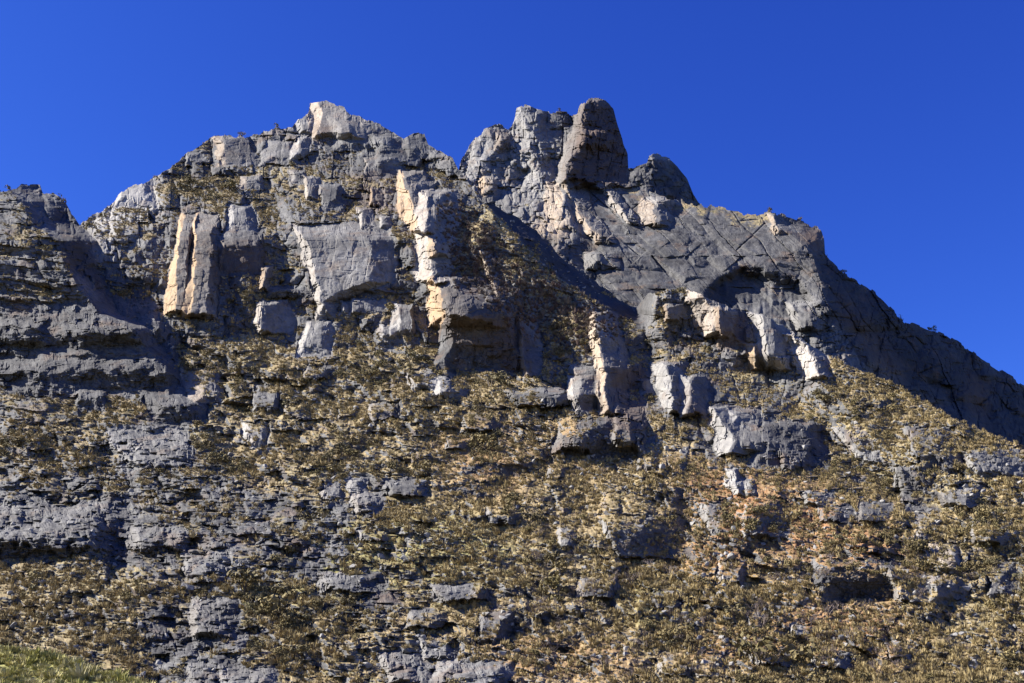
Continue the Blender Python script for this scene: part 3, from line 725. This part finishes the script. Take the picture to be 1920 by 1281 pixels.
blk = np.round(vnoise(Uw / 9, Vw / 16, 138) * 1.6) * 1.5 + np.round(vnoise(Uw / 23, Vw / 12, 139) * 1.4) * 2.0
Y = np.interp(V, [180,330,450,600,850,1000], [700,655,590,540,500,480])
H = 14 * fbm(U / 240, V / 240, 103, 3)
# wall on the right turns away from the sun
xw = np.interp(V, [380,420,480,540,620,760,900], [1440,1462,1520,1545,1530,1580,1700])
H -= 1.25 * np.clip(U + wx * 12 - xw, 0, 900)
H += 0.10 * np.clip(U - 1180, 0, 340)
Z_TURN = poly_map([[(1314,610),(1332,556),(1350,526),(1385,509),(1440,515),(1480,527),(1512,548),(1540,588),(1580,650),(1640,720),(1640,1200),(1314,1200)]], 1)
turn = sample(Z_TURN, U + wx * 10 + blk * 1.5, V + wy * 8 - blk)
H -= turn * np.clip(.9 * (U - 1314) + 8, 0, 44) * (1 - sstep(1490, 1600, U)) + turn * 5 * (fbm(U / 16, V / 30, 165, 3) + fbm(U / 9, V / 60, 167, 2))
Z_SLAB = poly_map([[(1080,340),(1310,370),(1430,395),(1530,420),(1545,470),(1540,620),(1330,620),(1180,600),(1080,500)]], 4)
Z_WALL = poly_map([[(1530,420),(2140,700),(2140,1100),(1540,760),(1500,600)]], 5)
zsb = sample(Z_SLAB, Uw, Vw); zw = sample(Z_WALL, Uw, Vw) * (1 - zsb); zk = np.clip(1 - zsb - zw, 0, 1)
att = {k: np.zeros(U.shape, np.float32) for k in ("tan", "pale", "dark", "veg", "soil", "green", "heath", "brown")}
fid, cover = apply_feats(P_FEATS, U, V, H, (fwx * 1.2 + wx * 2 + blk, fwy * 1.2 + wy * 2 - blk), att)
cA, _ = crag(Uw, Vw, 40, 70, 0.2, 141, h=.8, crack=12, cw=2.2)
cB, _ = crag(Uw, Vw, 15, 24, 0.1, 143, h=.95, crack=6, cw=1.4)
cC, _ = crag(Uw, Vw, 7, 9, 0.0, 145, h=.55)
cD, _ = crag(Uw, Vw, 46, 60, 1.0, 147, sl=(.9, .25, .25, 1.2), h=.2, flat=.3, crack=2, cw=1.2)
cE, _ = crag(Uw, Vw, 17, 22, 1.0, 149, sl=(.9, .25, .25, .9), h=.16, flat=.3)
cW, _ = crag(Uw, Vw, 34, 90, 0.5, 151, sl=(.9, .6, .4, 1.2), h=.5, crack=6, cw=1.5)
op = 1 - .75 * cover
cF, _ = crag(Uw, Vw, 11, 60, 0.15, 153, h=.7, sl=(1.2, .8, .6, 1.2), crack=3, cw=1)
H += zk * (cA * op + cB * (1 - .25 * cover) + cC * (.9 - .3 * cover) + cF * .8)
H += zsb * (cD * op + cE * .5 + cC * .3 + cB * .15)
H += zw * (cW + cB * .8 + cC * .7 + cF * .4)
H += fbm(U / 10, V / 12, 171, 4, .6) * (1.0 * zk + .6 * zsb + 1.0 * zw) + ridged(U / 26, V / 30, 175, 4) * 1.0 * zk
H += zsb * (joints(U + wx * 6, V, -.72, 38, 130, 191, 6, 3.0))
H += zk * joints(U + wx * 4, V, .15, 24, 60, 195, 6, 3.2) + zw * (joints(U + wx * 6, V, -.45, 40, 110, 197, 6, 3.6) + joints(U, V, .2, 17, 80, 199, 3, 2.4))
P, nb = assemble(U, V, Y, H)
N = normals(P)[nb:]; nz = N[..., 2]
dens = .18 * zk + .12 * zsb + .06 * zw
Z_V = poly_map([([(1050,300),(1200,350),(1440,395),(1540,425),(1520,440),(1400,420),(1200,380),(1060,340)], .5), ([(1380,395),(1470,400),(1470,430),(1400,430)], .6)], 3)
dens = np.maximum(dens, sample(Z_V, Uw, Vw))
veg = np.clip(dens * (.4 + .7 * sstep(.2, .6, nz)) + .4 * (fbm(U / 18, V / 12, 181, 4)) * (dens > .1) - .5 * cover, 0, 1)
att["veg"] = veg
Z_PL = poly_map([([(860,330),(930,232),(1010,200),(1060,300),(1070,440),(1010,430),(920,370)], .4), ([(1030,340),(1080,340),(1080,440),(1030,430)], .6)], 4)
att["pale"] = np.maximum(att["pale"], sample(Z_PL, Uw, Vw))
Z_DK = poly_map([([(1084,190),(1200,190),(1190,345),(1066,345)], .8), ([(1318,600),(1335,530),(1390,512),(1500,530),(1530,500),(1560,600),(1700,740),(2140,1000),(2140,760),(1900,720),(1560,470),(1520,480)], .95), ([(1180,400),(1310,380),(1430,400),(1530,425),(1530,520),(1390,506),(1320,560),(1200,560)], .3)], 5)  # shade of tower, arch and right wall painted in; slab toned darker
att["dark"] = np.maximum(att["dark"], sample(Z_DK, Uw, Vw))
Z_TN = poly_map([([(1512,430),(1546,440),(1540,470),(1520,465)], .5), ([(1640,640),(1700,690),(1690,720),(1640,690)], .6), ([(1820,715),(1850,725),(1850,800),(1820,780)], .7), ([(1570,550),(1600,560),(1650,650),(1610,660)], .5),
   ([(900,330),(930,335),(920,366),(900,360)], .5), ([(990,420),(1080,390),(1060,450),(1000,450)], .45)], 2)
att["tan"] = np.maximum(att["tan"], sample(Z_TN, Uw, Vw))
Z_BR = poly_map([([(1090,190),(1160,195),(1185,345),(1062,345)], .9), ([(1505,425),(1550,435),(1545,475),(1500,450)], .9), ([(930,250),(952,250),(950,285),(932,285)], .7),
   ([(1560,540),(1650,620),(1700,700),(1640,690),(1570,600)], .5), ([(1810,690),(1860,720),(1850,800),(1810,760)], .6)], 2)
att["brown"] = np.maximum(att["brown"], sample(Z_BR, Uw, Vw))
build_terrain("rock_peak", P, nb, att, P_FEATS, fid, "bare rock peak with a tower and a long shaded wall behind the mountainside")
P_data = dict(U=U, V=V, P=P[nb:], nz=nz, veg=veg)

# ================================================================= KNOB BEHIND THE TOWER
K_TOP = [(1120,345),(1170,322),(1182,316),(1212,306),(1217,293),(1232,288),(1255,298),(1270,312),(1288,335),(1300,365),(1312,384),(1340,420)]
U, V = grid(K_TOP, [(1100,430),(1360,440)], 1124, 1336, 220, 120, 2.0, 211)
wx = fbm(U / 40, V / 40, 221, 4); fwx = fbm(U / 14, V / 14, 231, 3)
Y = np.interp(V, [280,330,430], [800,785,765])
H = -1.05 * np.clip(U - 1222 + wx * 6, 0, 400) - .5 * np.clip(1205 - U, 0, 60) - .9 * np.clip(U - 1175, 0, 45) * sstep(330, 315, V) * 0
cB, _ = crag(U + wx * 8, V, 26, 50, 0.2, 243, h=.3, sl=(.6, .4, .5, 1.0)); cC, _ = crag(U, V, 8, 11, 0, 245, h=.4)
cF, _ = crag(U + wx * 5, V, 11, 50, 0.2, 253, h=.7, sl=(1.2, .8, .6, 1.2), crack=3, cw=1)
H += cB + cC + cF + fbm(U / 10, V / 14, 271, 4) * 2.0 - 8 * sstep(310, 290, V)
P, nb = assemble(U, V, Y, H)
att = {k: np.zeros(U.shape, np.float32) for k in ("tan", "pale", "dark", "veg", "soil", "green", "heath", "brown")}
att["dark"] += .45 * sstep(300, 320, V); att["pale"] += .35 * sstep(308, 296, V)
build_terrain("rock_knob", P, nb, att, [], np.full(U.shape, -1, np.int32), "dark rounded rock knob behind the tower of the peak")

# ================================================================= GROUND AND GRASSY BANK
gv = np.array([(-3000, -600, 0), (3000, -600, 0), (3000, 260, 0), (-3000, 260, 0)], float)
m, nt, b = mat_new("valley_soil"); k = NB(nt)
co = k.n("ShaderNodeTexCoord").outputs["Object"]
nt.links.new(k.mix(k.ramp(k.noise(co, .3, 6, .7), .35, .65), (.09, .075, .035, 1), (.28, .23, .11, 1)), b.inputs["Base Color"])
tag(add("valley_floor", mesh_from("valley_floor", gv, np.array([[0, 1, 2, 3]]), m)), "dry grassy valley floor", None, None, "structure")

B_TOP = [(-260,1196),(-60,1212),(0,1219),(50,1226),(95,1235),(140,1248),(190,1266),(240,1283),(300,1302),(420,1340)]
U, V = grid(B_TOP, [(-300,1440),(500,1440)], -200, 400, 160, 60, 2.0, 311)
Y = np.interp(V, [1190,1281,1440], [128,112,70])
H = 8 * fbm(U / 60, V / 40, 303, 4) + 3 * fbm(U / 14, V / 9, 305, 3)
P, nb = assemble(U, V, Y, H, (4, 1.0, 6))
m, nt, b = mat_new("bank_turf"); k = NB(nt)
co = k.n("ShaderNodeTexCoord").outputs["Object"]
nt.links.new(k.mix(k.ramp(k.noise(co, .8, 6, .7), .35, .65), (.12, .12, .04, 1), (.34, .32, .11, 1)), b.inputs["Base Color"])
bank = add("grassy_bank", mesh_from("grassy_bank", P.reshape(-1, 3), quads(*P.shape[:2]), m))
tag(bank, "low bank of yellow green grass in the foreground", None, None, "structure")
B_data = dict(U=U, V=V, P=P[nb:])

# ================================================================= PLANT AND STONE PROTOTYPES
def tri_cloud(centers, sizes, normals_, rng, elong=1.0):
    """leaf quads"""
    n = len(centers)
    a = rng.normal(size=(n, 3)); a -= normals_ * (a * normals_).sum(1, keepdims=True); a /= np.linalg.norm(a, axis=1, keepdims=True) + 1e-9
    bvec = np.cross(normals_, a)
    s = sizes[:, None]
    V = np.stack([centers - a * s, centers - bvec * s * .55, centers + a * s * elong, centers + bvec * s * .55], 1).reshape(-1, 3)
    return V, np.arange(4 * n).reshape(n, 4)

def shrub_mesh(seed, n=170):
    r = np.random.default_rng(seed)
    nl = r.integers(4, 8)
    lob = np.column_stack([r.normal(0, .42, nl), r.normal(0, .42, nl), r.uniform(.25, .75, nl)]); lr = r.uniform(.26, .48, nl)
    w = r.integers(0, nl, n)
    d = r.normal(size=(n, 3)); d /= np.linalg.norm(d, axis=1, keepdims=True)
    d[:, 2] = np.where(d[:, 2] < -.5, -d[:, 2], d[:, 2])
    c = lob[w] + d * lr[w][:, None] * r.uniform(.55, 1.08, n)[:, None]
    c[:, 2] = np.maximum(c[:, 2], .02)
    nn = d + r.normal(0, .5, (n, 3)); nn /= np.linalg.norm(nn, axis=1, keepdims=True)
    V, Q = tri_cloud(c, r.uniform(.07, .17, n), nn, r)
    return mesh_from("foliage", V, Q, M_SHRUB)

def tubes(segs, mat, name, sides=3):
    Vs, Qs = [], []; off = 0
    for p, q, r0, r1 in segs:
        p = np.array(p, float); q = np.array(q, float); d = q - p; d /= np.linalg.norm(d) + 1e-9
        a = np.cross(d, [0.3, .5, .8]); a /= np.linalg.norm(a) + 1e-9; b2 = np.cross(d, a)
        ang = np.arange(sides) * 2 * math.pi / sides
        ring = np.cos(ang)[:, None] * a + np.sin(ang)[:, None] * b2
        Vs += [p + ring * r0, q + ring * r1]
        for i in range(sides):
            j = (i + 1) % sides
            Qs.append((off + i, off + j, off + sides + j, off + sides + i))
        off += 2 * sides
    return mesh_from(name, np.concatenate(Vs), np.array(Qs), mat)

def stem_mesh(seed):
    r = random.Random(seed); s = []
    for i in range(5):
        a = r.uniform(0, 6.28); s.append(((0, 0, -.25), (math.cos(a) * .35, math.sin(a) * .35, r.uniform(.3, .6)), .05, .025))
    return tubes(s, M_STEM, "stem")

def bare_mesh(seed):
    r = random.Random(seed); segs = []
    def grow(p, d, L, rad, lev):
        q = p + d * L
        segs.append((p, q, rad, rad * .65))
        if lev == 0: return
        for _ in range(r.choice((2, 3, 3)) if lev > 1 else 3):
            nd = d + np.array([r.uniform(-.8, .8), r.uniform(-.8, .8), r.uniform(-.2, .55)]); nd /= np.linalg.norm(nd)
            grow(q, nd, L * r.uniform(.6, .85), rad * .6, lev - 1)
    for i in range(4):
        a = r.uniform(0, 6.28); d = np.array([math.cos(a) * .5, math.sin(a) * .5, 1.0]); d /= np.linalg.norm(d)
        grow(np.array([0, 0, -.15]), d, r.uniform(.28, .4), .028, 3)
    return tubes(segs, M_TWIG, "branches")

def tussock_mesh(seed, mat, n=34):
    r = np.random.default_rng(seed)
    a = r.uniform(0, 6.283, n); lean = r.uniform(.15, 1.0, n); h = r.uniform(.5, 1.0, n)
    base = np.column_stack([np.cos(a) * .18, np.sin(a) * .18, np.full(n, -.1)])
    tip = np.column_stack([np.cos(a) * (.2 + .6 * lean), np.sin(a) * (.2 + .6 * lean), h * (1.05 - .5 * lean)])
    side = np.column_stack([-np.sin(a), np.cos(a), np.zeros(n)]) * r.uniform(.06, .13, n)[:, None]
    V = np.stack([base - side, base + side, tip], 1).reshape(-1, 3)
    return mesh_from("tussock", V, np.arange(3 * n).reshape(n, 3), mat)

def stone_mesh(seed):
    """an angular convex block"""
    import bmesh
    r = np.random.default_rng(seed)
    bm = bmesh.new()
    for _ in range(14):
        p = r.normal(size=3); p /= np.abs(p).max() ** .8 * np.linalg.norm(p) ** .2
        bm.verts.new(p * np.array([.62, .5, .5]) * r.uniform(.8, 1.05))
    res = bmesh.ops.convex_hull(bm, input=bm.verts)
    bmesh.ops.delete(bm, geom=[g for g in res["geom_interior"] if isinstance(g, bmesh.types.BMVert)], context='VERTS')
    bmesh.ops.bevel(bm, geom=list(bm.edges), offset=.035, segments=1, affect='EDGES')
    bmesh.ops.recalc_face_normals(bm, faces=bm.faces)
    me = bpy.data.meshes.new("stone"); bm.to_mesh(me); bm.free(); me.materials.append(M_STONE)
    return me

# ----------------------------------------------------------------- stuff: one object that scatters a prototype mesh
def scatter_stuff(name, label, pts, scl, protos, seed=1, zs=(.8, 1.2)):
    r = np.random.default_rng(seed); n = len(pts)
    me = bpy.data.meshes.new(name); me.vertices.add(n); me.vertices.foreach_set("co", pts.astype(np.float32).ravel())
    a = me.attributes.new("size", 'FLOAT_VECTOR', 'POINT')
    sv = np.column_stack([scl * r.uniform(.85, 1.2, n), scl * r.uniform(.85, 1.2, n), scl * r.uniform(*zs, n)])
    a.data.foreach_set("vector", sv.astype(np.float32).ravel())
    a = me.attributes.new("spin", 'FLOAT_VECTOR', 'POINT')
    a.data.foreach_set("vector", np.column_stack([r.normal(0, .15, n) + .12, r.normal(0, .15, n), r.uniform(0, 6.283, n)]).astype(np.float32).ravel())
    a = me.attributes.new("pick", 'INT', 'POINT'); a.data.foreach_set("value", r.integers(0, len(protos), n).astype(np.int32))
    o = add(name, me); tag(o, label, None, None, "stuff")
    ng = bpy.data.node_groups.new(name, 'GeometryNodeTree')
    ng.interface.new_socket("Geometry", in_out='INPUT', socket_type='NodeSocketGeometry')
    ng.interface.new_socket("Geometry", in_out='OUTPUT', socket_type='NodeSocketGeometry')
    N_, L_ = ng.nodes, ng.links
    gi = N_.new("NodeGroupInput"); go = N_.new("NodeGroupOutput"); j = N_.new("GeometryNodeJoinGeometry")
    def named(nm, t):
        x = N_.new("GeometryNodeInputNamedAttribute"); x.data_type = t; x.inputs[0].default_value = nm; return x.outputs[0]
    for i, po in enumerate(protos):
        oi = N_.new("GeometryNodeObjectInfo"); oi.inputs[0].default_value = po; oi.transform_space = 'ORIGINAL'
        ip = N_.new("GeometryNodeInstanceOnPoints")
        cmp = N_.new("FunctionNodeCompare"); cmp.data_type = 'INT'; cmp.operation = 'EQUAL'
        L_.new(named("pick", 'INT'), cmp.inputs[2]); cmp.inputs[3].default_value = i
        L_.new(gi.outputs[0], ip.inputs["Points"]); L_.new(cmp.outputs[0], ip.inputs["Selection"])
        L_.new(oi.outputs["Geometry"], ip.inputs["Instance"])
        L_.new(named("spin", 'FLOAT_VECTOR'), ip.inputs["Rotation"]); L_.new(named("size", 'FLOAT_VECTOR'), ip.inputs["Scale"])
        L_.new(ip.outputs[0], j.inputs[0])
    L_.new(j.outputs[0], go.inputs[0])
    mod = o.modifiers.new("scatter", 'NODES'); mod.node_group = ng
    return o

def pick(data, weight, n, rng, frame=True):
    w = weight.astype(np.float64).copy()
    if frame:
        w[(data["U"] < -60) | (data["U"] > 1980) | (data["V"] > 1330)] *= .3
    w = w.ravel(); w = np.maximum(w, 0); w /= w.sum()
    return rng.choice(len(w), size=n, replace=False, p=w)

def where_label(u, v):
    if v < 460 and u < 190: return "on the shaded buttress at the left edge"
    if v < 420: return "on the ledges below the mountain crest"
    if u > 1200 and v < 720: return "beside the pale fins above the right slope"
    if u > 1560 and v < 900: return "on the scrub ridge under the dark right wall"
    if u > 1200 and v < 870: return "below the pale fins on the right"
    if v < 660 and u < 560: return "between the tan pillars and grey cliffs on the left"
    if v < 660: return "between the grey cliffs of the steep middle face"
    if u < 420 and v < 800: return "on the rounded dark slabs of the left buttress"
    if u < 240 and v < 1090: return "above the broad grey slab at the left edge"
    if u < 450 and v < 1090: return "among the stepped grey slabs low on the left"
    if u < 700 and v < 1090: return "on the rocky strip right of the stepped slabs"
    if u < 380: return "in the brown scrub above the green bank"
    if u < 700: return "around the grey boulder slabs at the bottom"
    if v < 830: return "on the scrub belt below the middle cliffs"
    if u < 960 and v < 1060: return "on the dry grassy slope left of the dark wall"
    if u < 1330 and v < 1070: return "around the dark rock wall in the middle slope"
    if u < 960: return "on the straw coloured slope near the bottom centre"
    if u < 1300: return "in the hollow right of the bottom centre"
    if v < 1040 and u < 1600: return "on the reddish soil around the pale blocks"
    if v < 1040: return "on the scrubby rise at the right edge"
    if u < 1560 and v < 1150: return "left of the rounded dark slab at the right"
    if v < 1150: return "beside the rounded dark slab at the right"
    if u < 1600: return "on the pale grass at the bottom right"
    return "in the bottom right corner"

D = M_data
dist = np.linalg.norm(D["P"] - CAM, axis=-1)
w_far = (dist / 300.0) ** 2
cell = np.gradient(D["V"], axis=0)                # picture area of a grid cell
rng = np.random.default_rng(99)

def make_things(idx, sizes, kind, cat, adj, group, meshes, partnames, lift=0.0):
    pts = D["P"].reshape(-1, 3); uu = D["U"].ravel()[idx]; vv = D["V"].ravel()[idx]
    big_, small_ = np.quantile(sizes, .67), np.quantile(sizes, .33)
    zones = [where_label(a, b_) for a, b_ in zip(uu, vv)]
    special = {}
    for z in set(zones):
        m_ = [i for i, q in enumerate(zones) if q == z]
        if len(m_) < 2: continue
        app = [sizes[i] / np.linalg.norm(pts[idx[i]] - CAM) for i in m_]
        for word, key in (("biggest", [-a for a in app]), ("leftmost", [uu[i] for i in m_]), ("rightmost", [-uu[i] for i in m_]),
                          ("highest", [vv[i] for i in m_]), ("lowest", [-vv[i] for i in m_])):
            for j in np.argsort(key):
                if m_[j] not in special:
                    special[m_[j]] = word; break
                break
    for n_, (i, s) in enumerate(zip(idx, sizes)):
        p = pts[i]; z = zones[n_]
        e = bpy.data.objects.new(kind, None); COL.objects.link(e)
        e.location = (p[0], p[1], p[2] + lift * s); e.rotation_euler = (random.gauss(.05, .1), random.gauss(0, .1), random.uniform(0, 6.28))
        e.scale = (s * random.uniform(.85, 1.25), s * random.uniform(.85, 1.2), s * random.uniform(.75, 1.1))
        e.empty_display_size = .5
        w_ = special.get(n_)
        tag(e, (w_ + " " if w_ else ("large " if s > big_ else "small " if s < small_ else "medium sized ")) + adj + " " + z, cat, group + " " + z)
        q = random.randrange(len(meshes[0]))
        for nm, ms in zip(partnames, meshes):
            o = bpy.data.objects.new(nm, ms[q]); COL.objects.link(o); o.parent = e

Z_BAND = poly_map([[(340,1088),(640,1078),(650,1112),(360,1116)], [(560,985),(760,990),(860,1010),(840,1030),(600,1012)], [(640,1066),(900,1080),(960,1110),(900,1112),(650,1090)],
    [(1080,1000),(1320,1080),(1500,1110),(1480,1180),(1250,1160),(1090,1080)], [(1250,1160),(1700,1180),(1900,1230),(1900,1290),(1200,1290)], [(1460,925),(1700,955),(1700,975),(1470,950)]], 5)
band0 = sample(Z_BAND, D["U"] + 10 * fbm(D["U"] / 30, D["V"] / 20, 481, 3), D["V"] + 8 * fbm(D["U"] / 30, D["V"] / 20, 485, 3))
inframe = (D["U"] > 4) & (D["U"] < 1916) & (D["V"] < 1276)
slope_up = sstep(.1, .5, D["nz"])
bush_n = 1.4 * sstep(-.05, .4, fbm(D["U"] / 130, D["V"] / 70, 401, 4)) ** 2
w_shrub = (sstep(.25, .8, D["veg"]) * slope_up * (.08 + bush_n)) * cell * w_far * (1 - D["heath"]) * (1 - .5 * band0)
SH = [shrub_mesh(500 + i) for i in range(5)]; ST = [stem_mesh(520 + i) for i in range(5)]
n_shrub = 2000
ids = pick(D, w_shrub, n_shrub, rng)
sz = np.exp(rng.normal(.2, .5, n_shrub)) * 1.0
dd = dist.ravel()[ids]; app = sz / dd * np.where(inframe.ravel()[ids], 1, 0)
order = np.argsort(-app); big = order[:300]; rest = order[300:]
make_things(ids[big], sz[big], "shrub", "shrub", "bushy olive shrub", "olive shrubs", (SH, ST), ("foliage", "stem"))
protos = [bpy.data.objects[x] for x in ("foliage", "foliage.001", "foliage.002", "foliage.003", "foliage.004", "foliage.005")]
scatter_stuff("scrub", "low olive scrub scattered over the ledges and slope", D["P"].reshape(-1, 3)[ids[rest]], sz[rest], protos, 5)

# single bushes on the skyline
for dat, u0, h, lab in ((P_data, 1548, 4.2, "bush clinging under the rust brown overhang on the right skyline"), (P_data, 1582, 3.2, "bush on the skyline just below the overhang"),
      (P_data, 1692, 3.4, "bush on the skyline half way down the dark right ridge"), (P_data, 1748, 4.0, "taller thin bush on the lower right skyline"),
      (P_data, 1444, 3.6, "bush beside the pale block on the skyline step"), (P_data, 1500, 2.6, "low bush on top of the rust brown overhang"),
      (P_data, 1196, 3.0, "bush in the notch between tower and knob"), (P_data, 1050, 2.6, "bush on the saddle left of the rock tower"),
      (M_data, 452, 3.4, "bush on top of the dark cliff on the left skyline"), (M_data, 522, 3.0, "dark bush on the left skyline before the summit block"),
      (M_data, 118, 3.6, "dark bush on the top edge of the left buttress"), (M_data, 20, 2.8, "bush on the buttress top at the left edge")):
    c = int(np.argmin(np.abs(dat["U"][0] - u0))); col_v = dat["V"][:, c]
    r_ = int(np.nonzero(col_v > col_v[0] + .5)[0][0]); p = dat["P"][r_, c]
    e = bpy.data.objects.new("shrub", None); COL.objects.link(e); e.location = p; e.scale = (h * .8, h * .8, h * .85)
    tag(e, lab, "shrub", "bushes on the skyline")
    q = random.randrange(len(SH))
    for nm, ms in (("foliage", SH[q]), ("stem", ST[q])):
        o = bpy.data.objects.new(nm, ms); COL.objects.link(o); o.parent = e

# bare twiggy bushes on the lower right
Z_BARE = poly_map([([(980,960),(1300,1010),(1320,1281),(1000,1281)], 1), ([(1320,1060),(1920,1100),(1920,1281),(1300,1281)], .7), ([(1000,830),(1250,880),(1200,980),(1000,950)], .4)], 10)
w_b = sample(Z_BARE, D["U"], D["V"]) * slope_up * cell * D["zv"]
BR = [bare_mesh(600 + i) for i in range(4)]
ids = pick(D, w_b * inframe, 170, rng)
make_things(ids, np.exp(rng.normal(.95, .25, len(ids))), "bare_shrub", "shrub", "leafless grey brown shrub", "leafless shrubs", (BR,), ("branches",))

# loose boulders
SB = [stone_mesh(700 + i) for i in range(7)]
rocky = sstep(.0, .4, fbm(D["U"] / 80, D["V"] / 50, 451, 3))
w_r = (D["zv"] * (.15 + rocky) + .35 * D["zs"]) * slope_up * cell * w_far * (1 - .8 * D["heath"])
w_r = w_r * (1 + 2 * sample(Z_SOIL, D["U"], D["V"]))
n_r = 2200
ids = pick(D, w_r, n_r, rng)
sz = np.minimum(np.exp(rng.normal(-.2, .5, n_r)), 1.7)
dd = dist.ravel()[ids]; app = sz / dd * np.where(inframe.ravel()[ids], 1, 0)
order = np.argsort(-app); big = order[:260]; rest = order[260:]
make_things(ids[big], sz[big], "boulder", "boulder", "angular pale grey boulder", "loose boulders", (SB,), ("stone",), .05)
protos = [o for o in bpy.data.objects if o.name.startswith("stone")][:8]
scatter_stuff("rubble", "small pale stones strewn over the slope", D["P"].reshape(-1, 3)[ids[rest]], sz[rest], protos, 6, (.6, 1))

# grass tussocks and heath: nobody could count them
def hidden_proto(name, me):
    return bpy.data.objects.new(name, me)
TU = [hidden_proto("tussock", tussock_mesh(800 + i, M_TUSS)) for i in range(4)]
w_t = sstep(.2, .7, D["veg"]) * slope_up * cell * w_far * (1 - .9 * D["heath"]) * (1 - .45 * D["soil"]) * (.35 + sstep(-.4, .3, fbm(D["U"] / 90, D["V"] / 40, 471, 3)))
w_t = w_t * (1 + 1.6 * band0)
n_t = 52000
ids = pick(D, w_t, n_t, rng)
scatter_stuff("dry_grass", "straw coloured bunch grass covering the slope", D["P"].reshape(-1, 3)[ids], np.exp(rng.normal(-.22, .35, n_t)), TU, 7)
HE = [hidden_proto("heath", tussock_mesh(820 + i, M_HEATH, 40)) for i in range(4)]
w_h = D["heath"] * cell * w_far
ids = pick(D, w_h, 2600, rng)
scatter_stuff("heath", "dark maroon burnt heath on the flank beside the shaded gully", D["P"].reshape(-1, 3)[ids], np.exp(rng.normal(.05, .4, 2600)), HE, 8)
GR = [hidden_proto("grass", tussock_mesh(840 + i, M_GREEN, 46)) for i in range(4)]
bp_ = B_data["P"].reshape(-1, 3)
ids = rng.choice(len(bp_), size=7000)
jit = rng.normal(0, .35, (7000, 3)); jit[:, 2] = 0
scatter_stuff("bank_grass", "yellow green grass on the foreground bank", bp_[ids] + jit, np.exp(rng.normal(-.75, .4, 7000)), GR, 9)
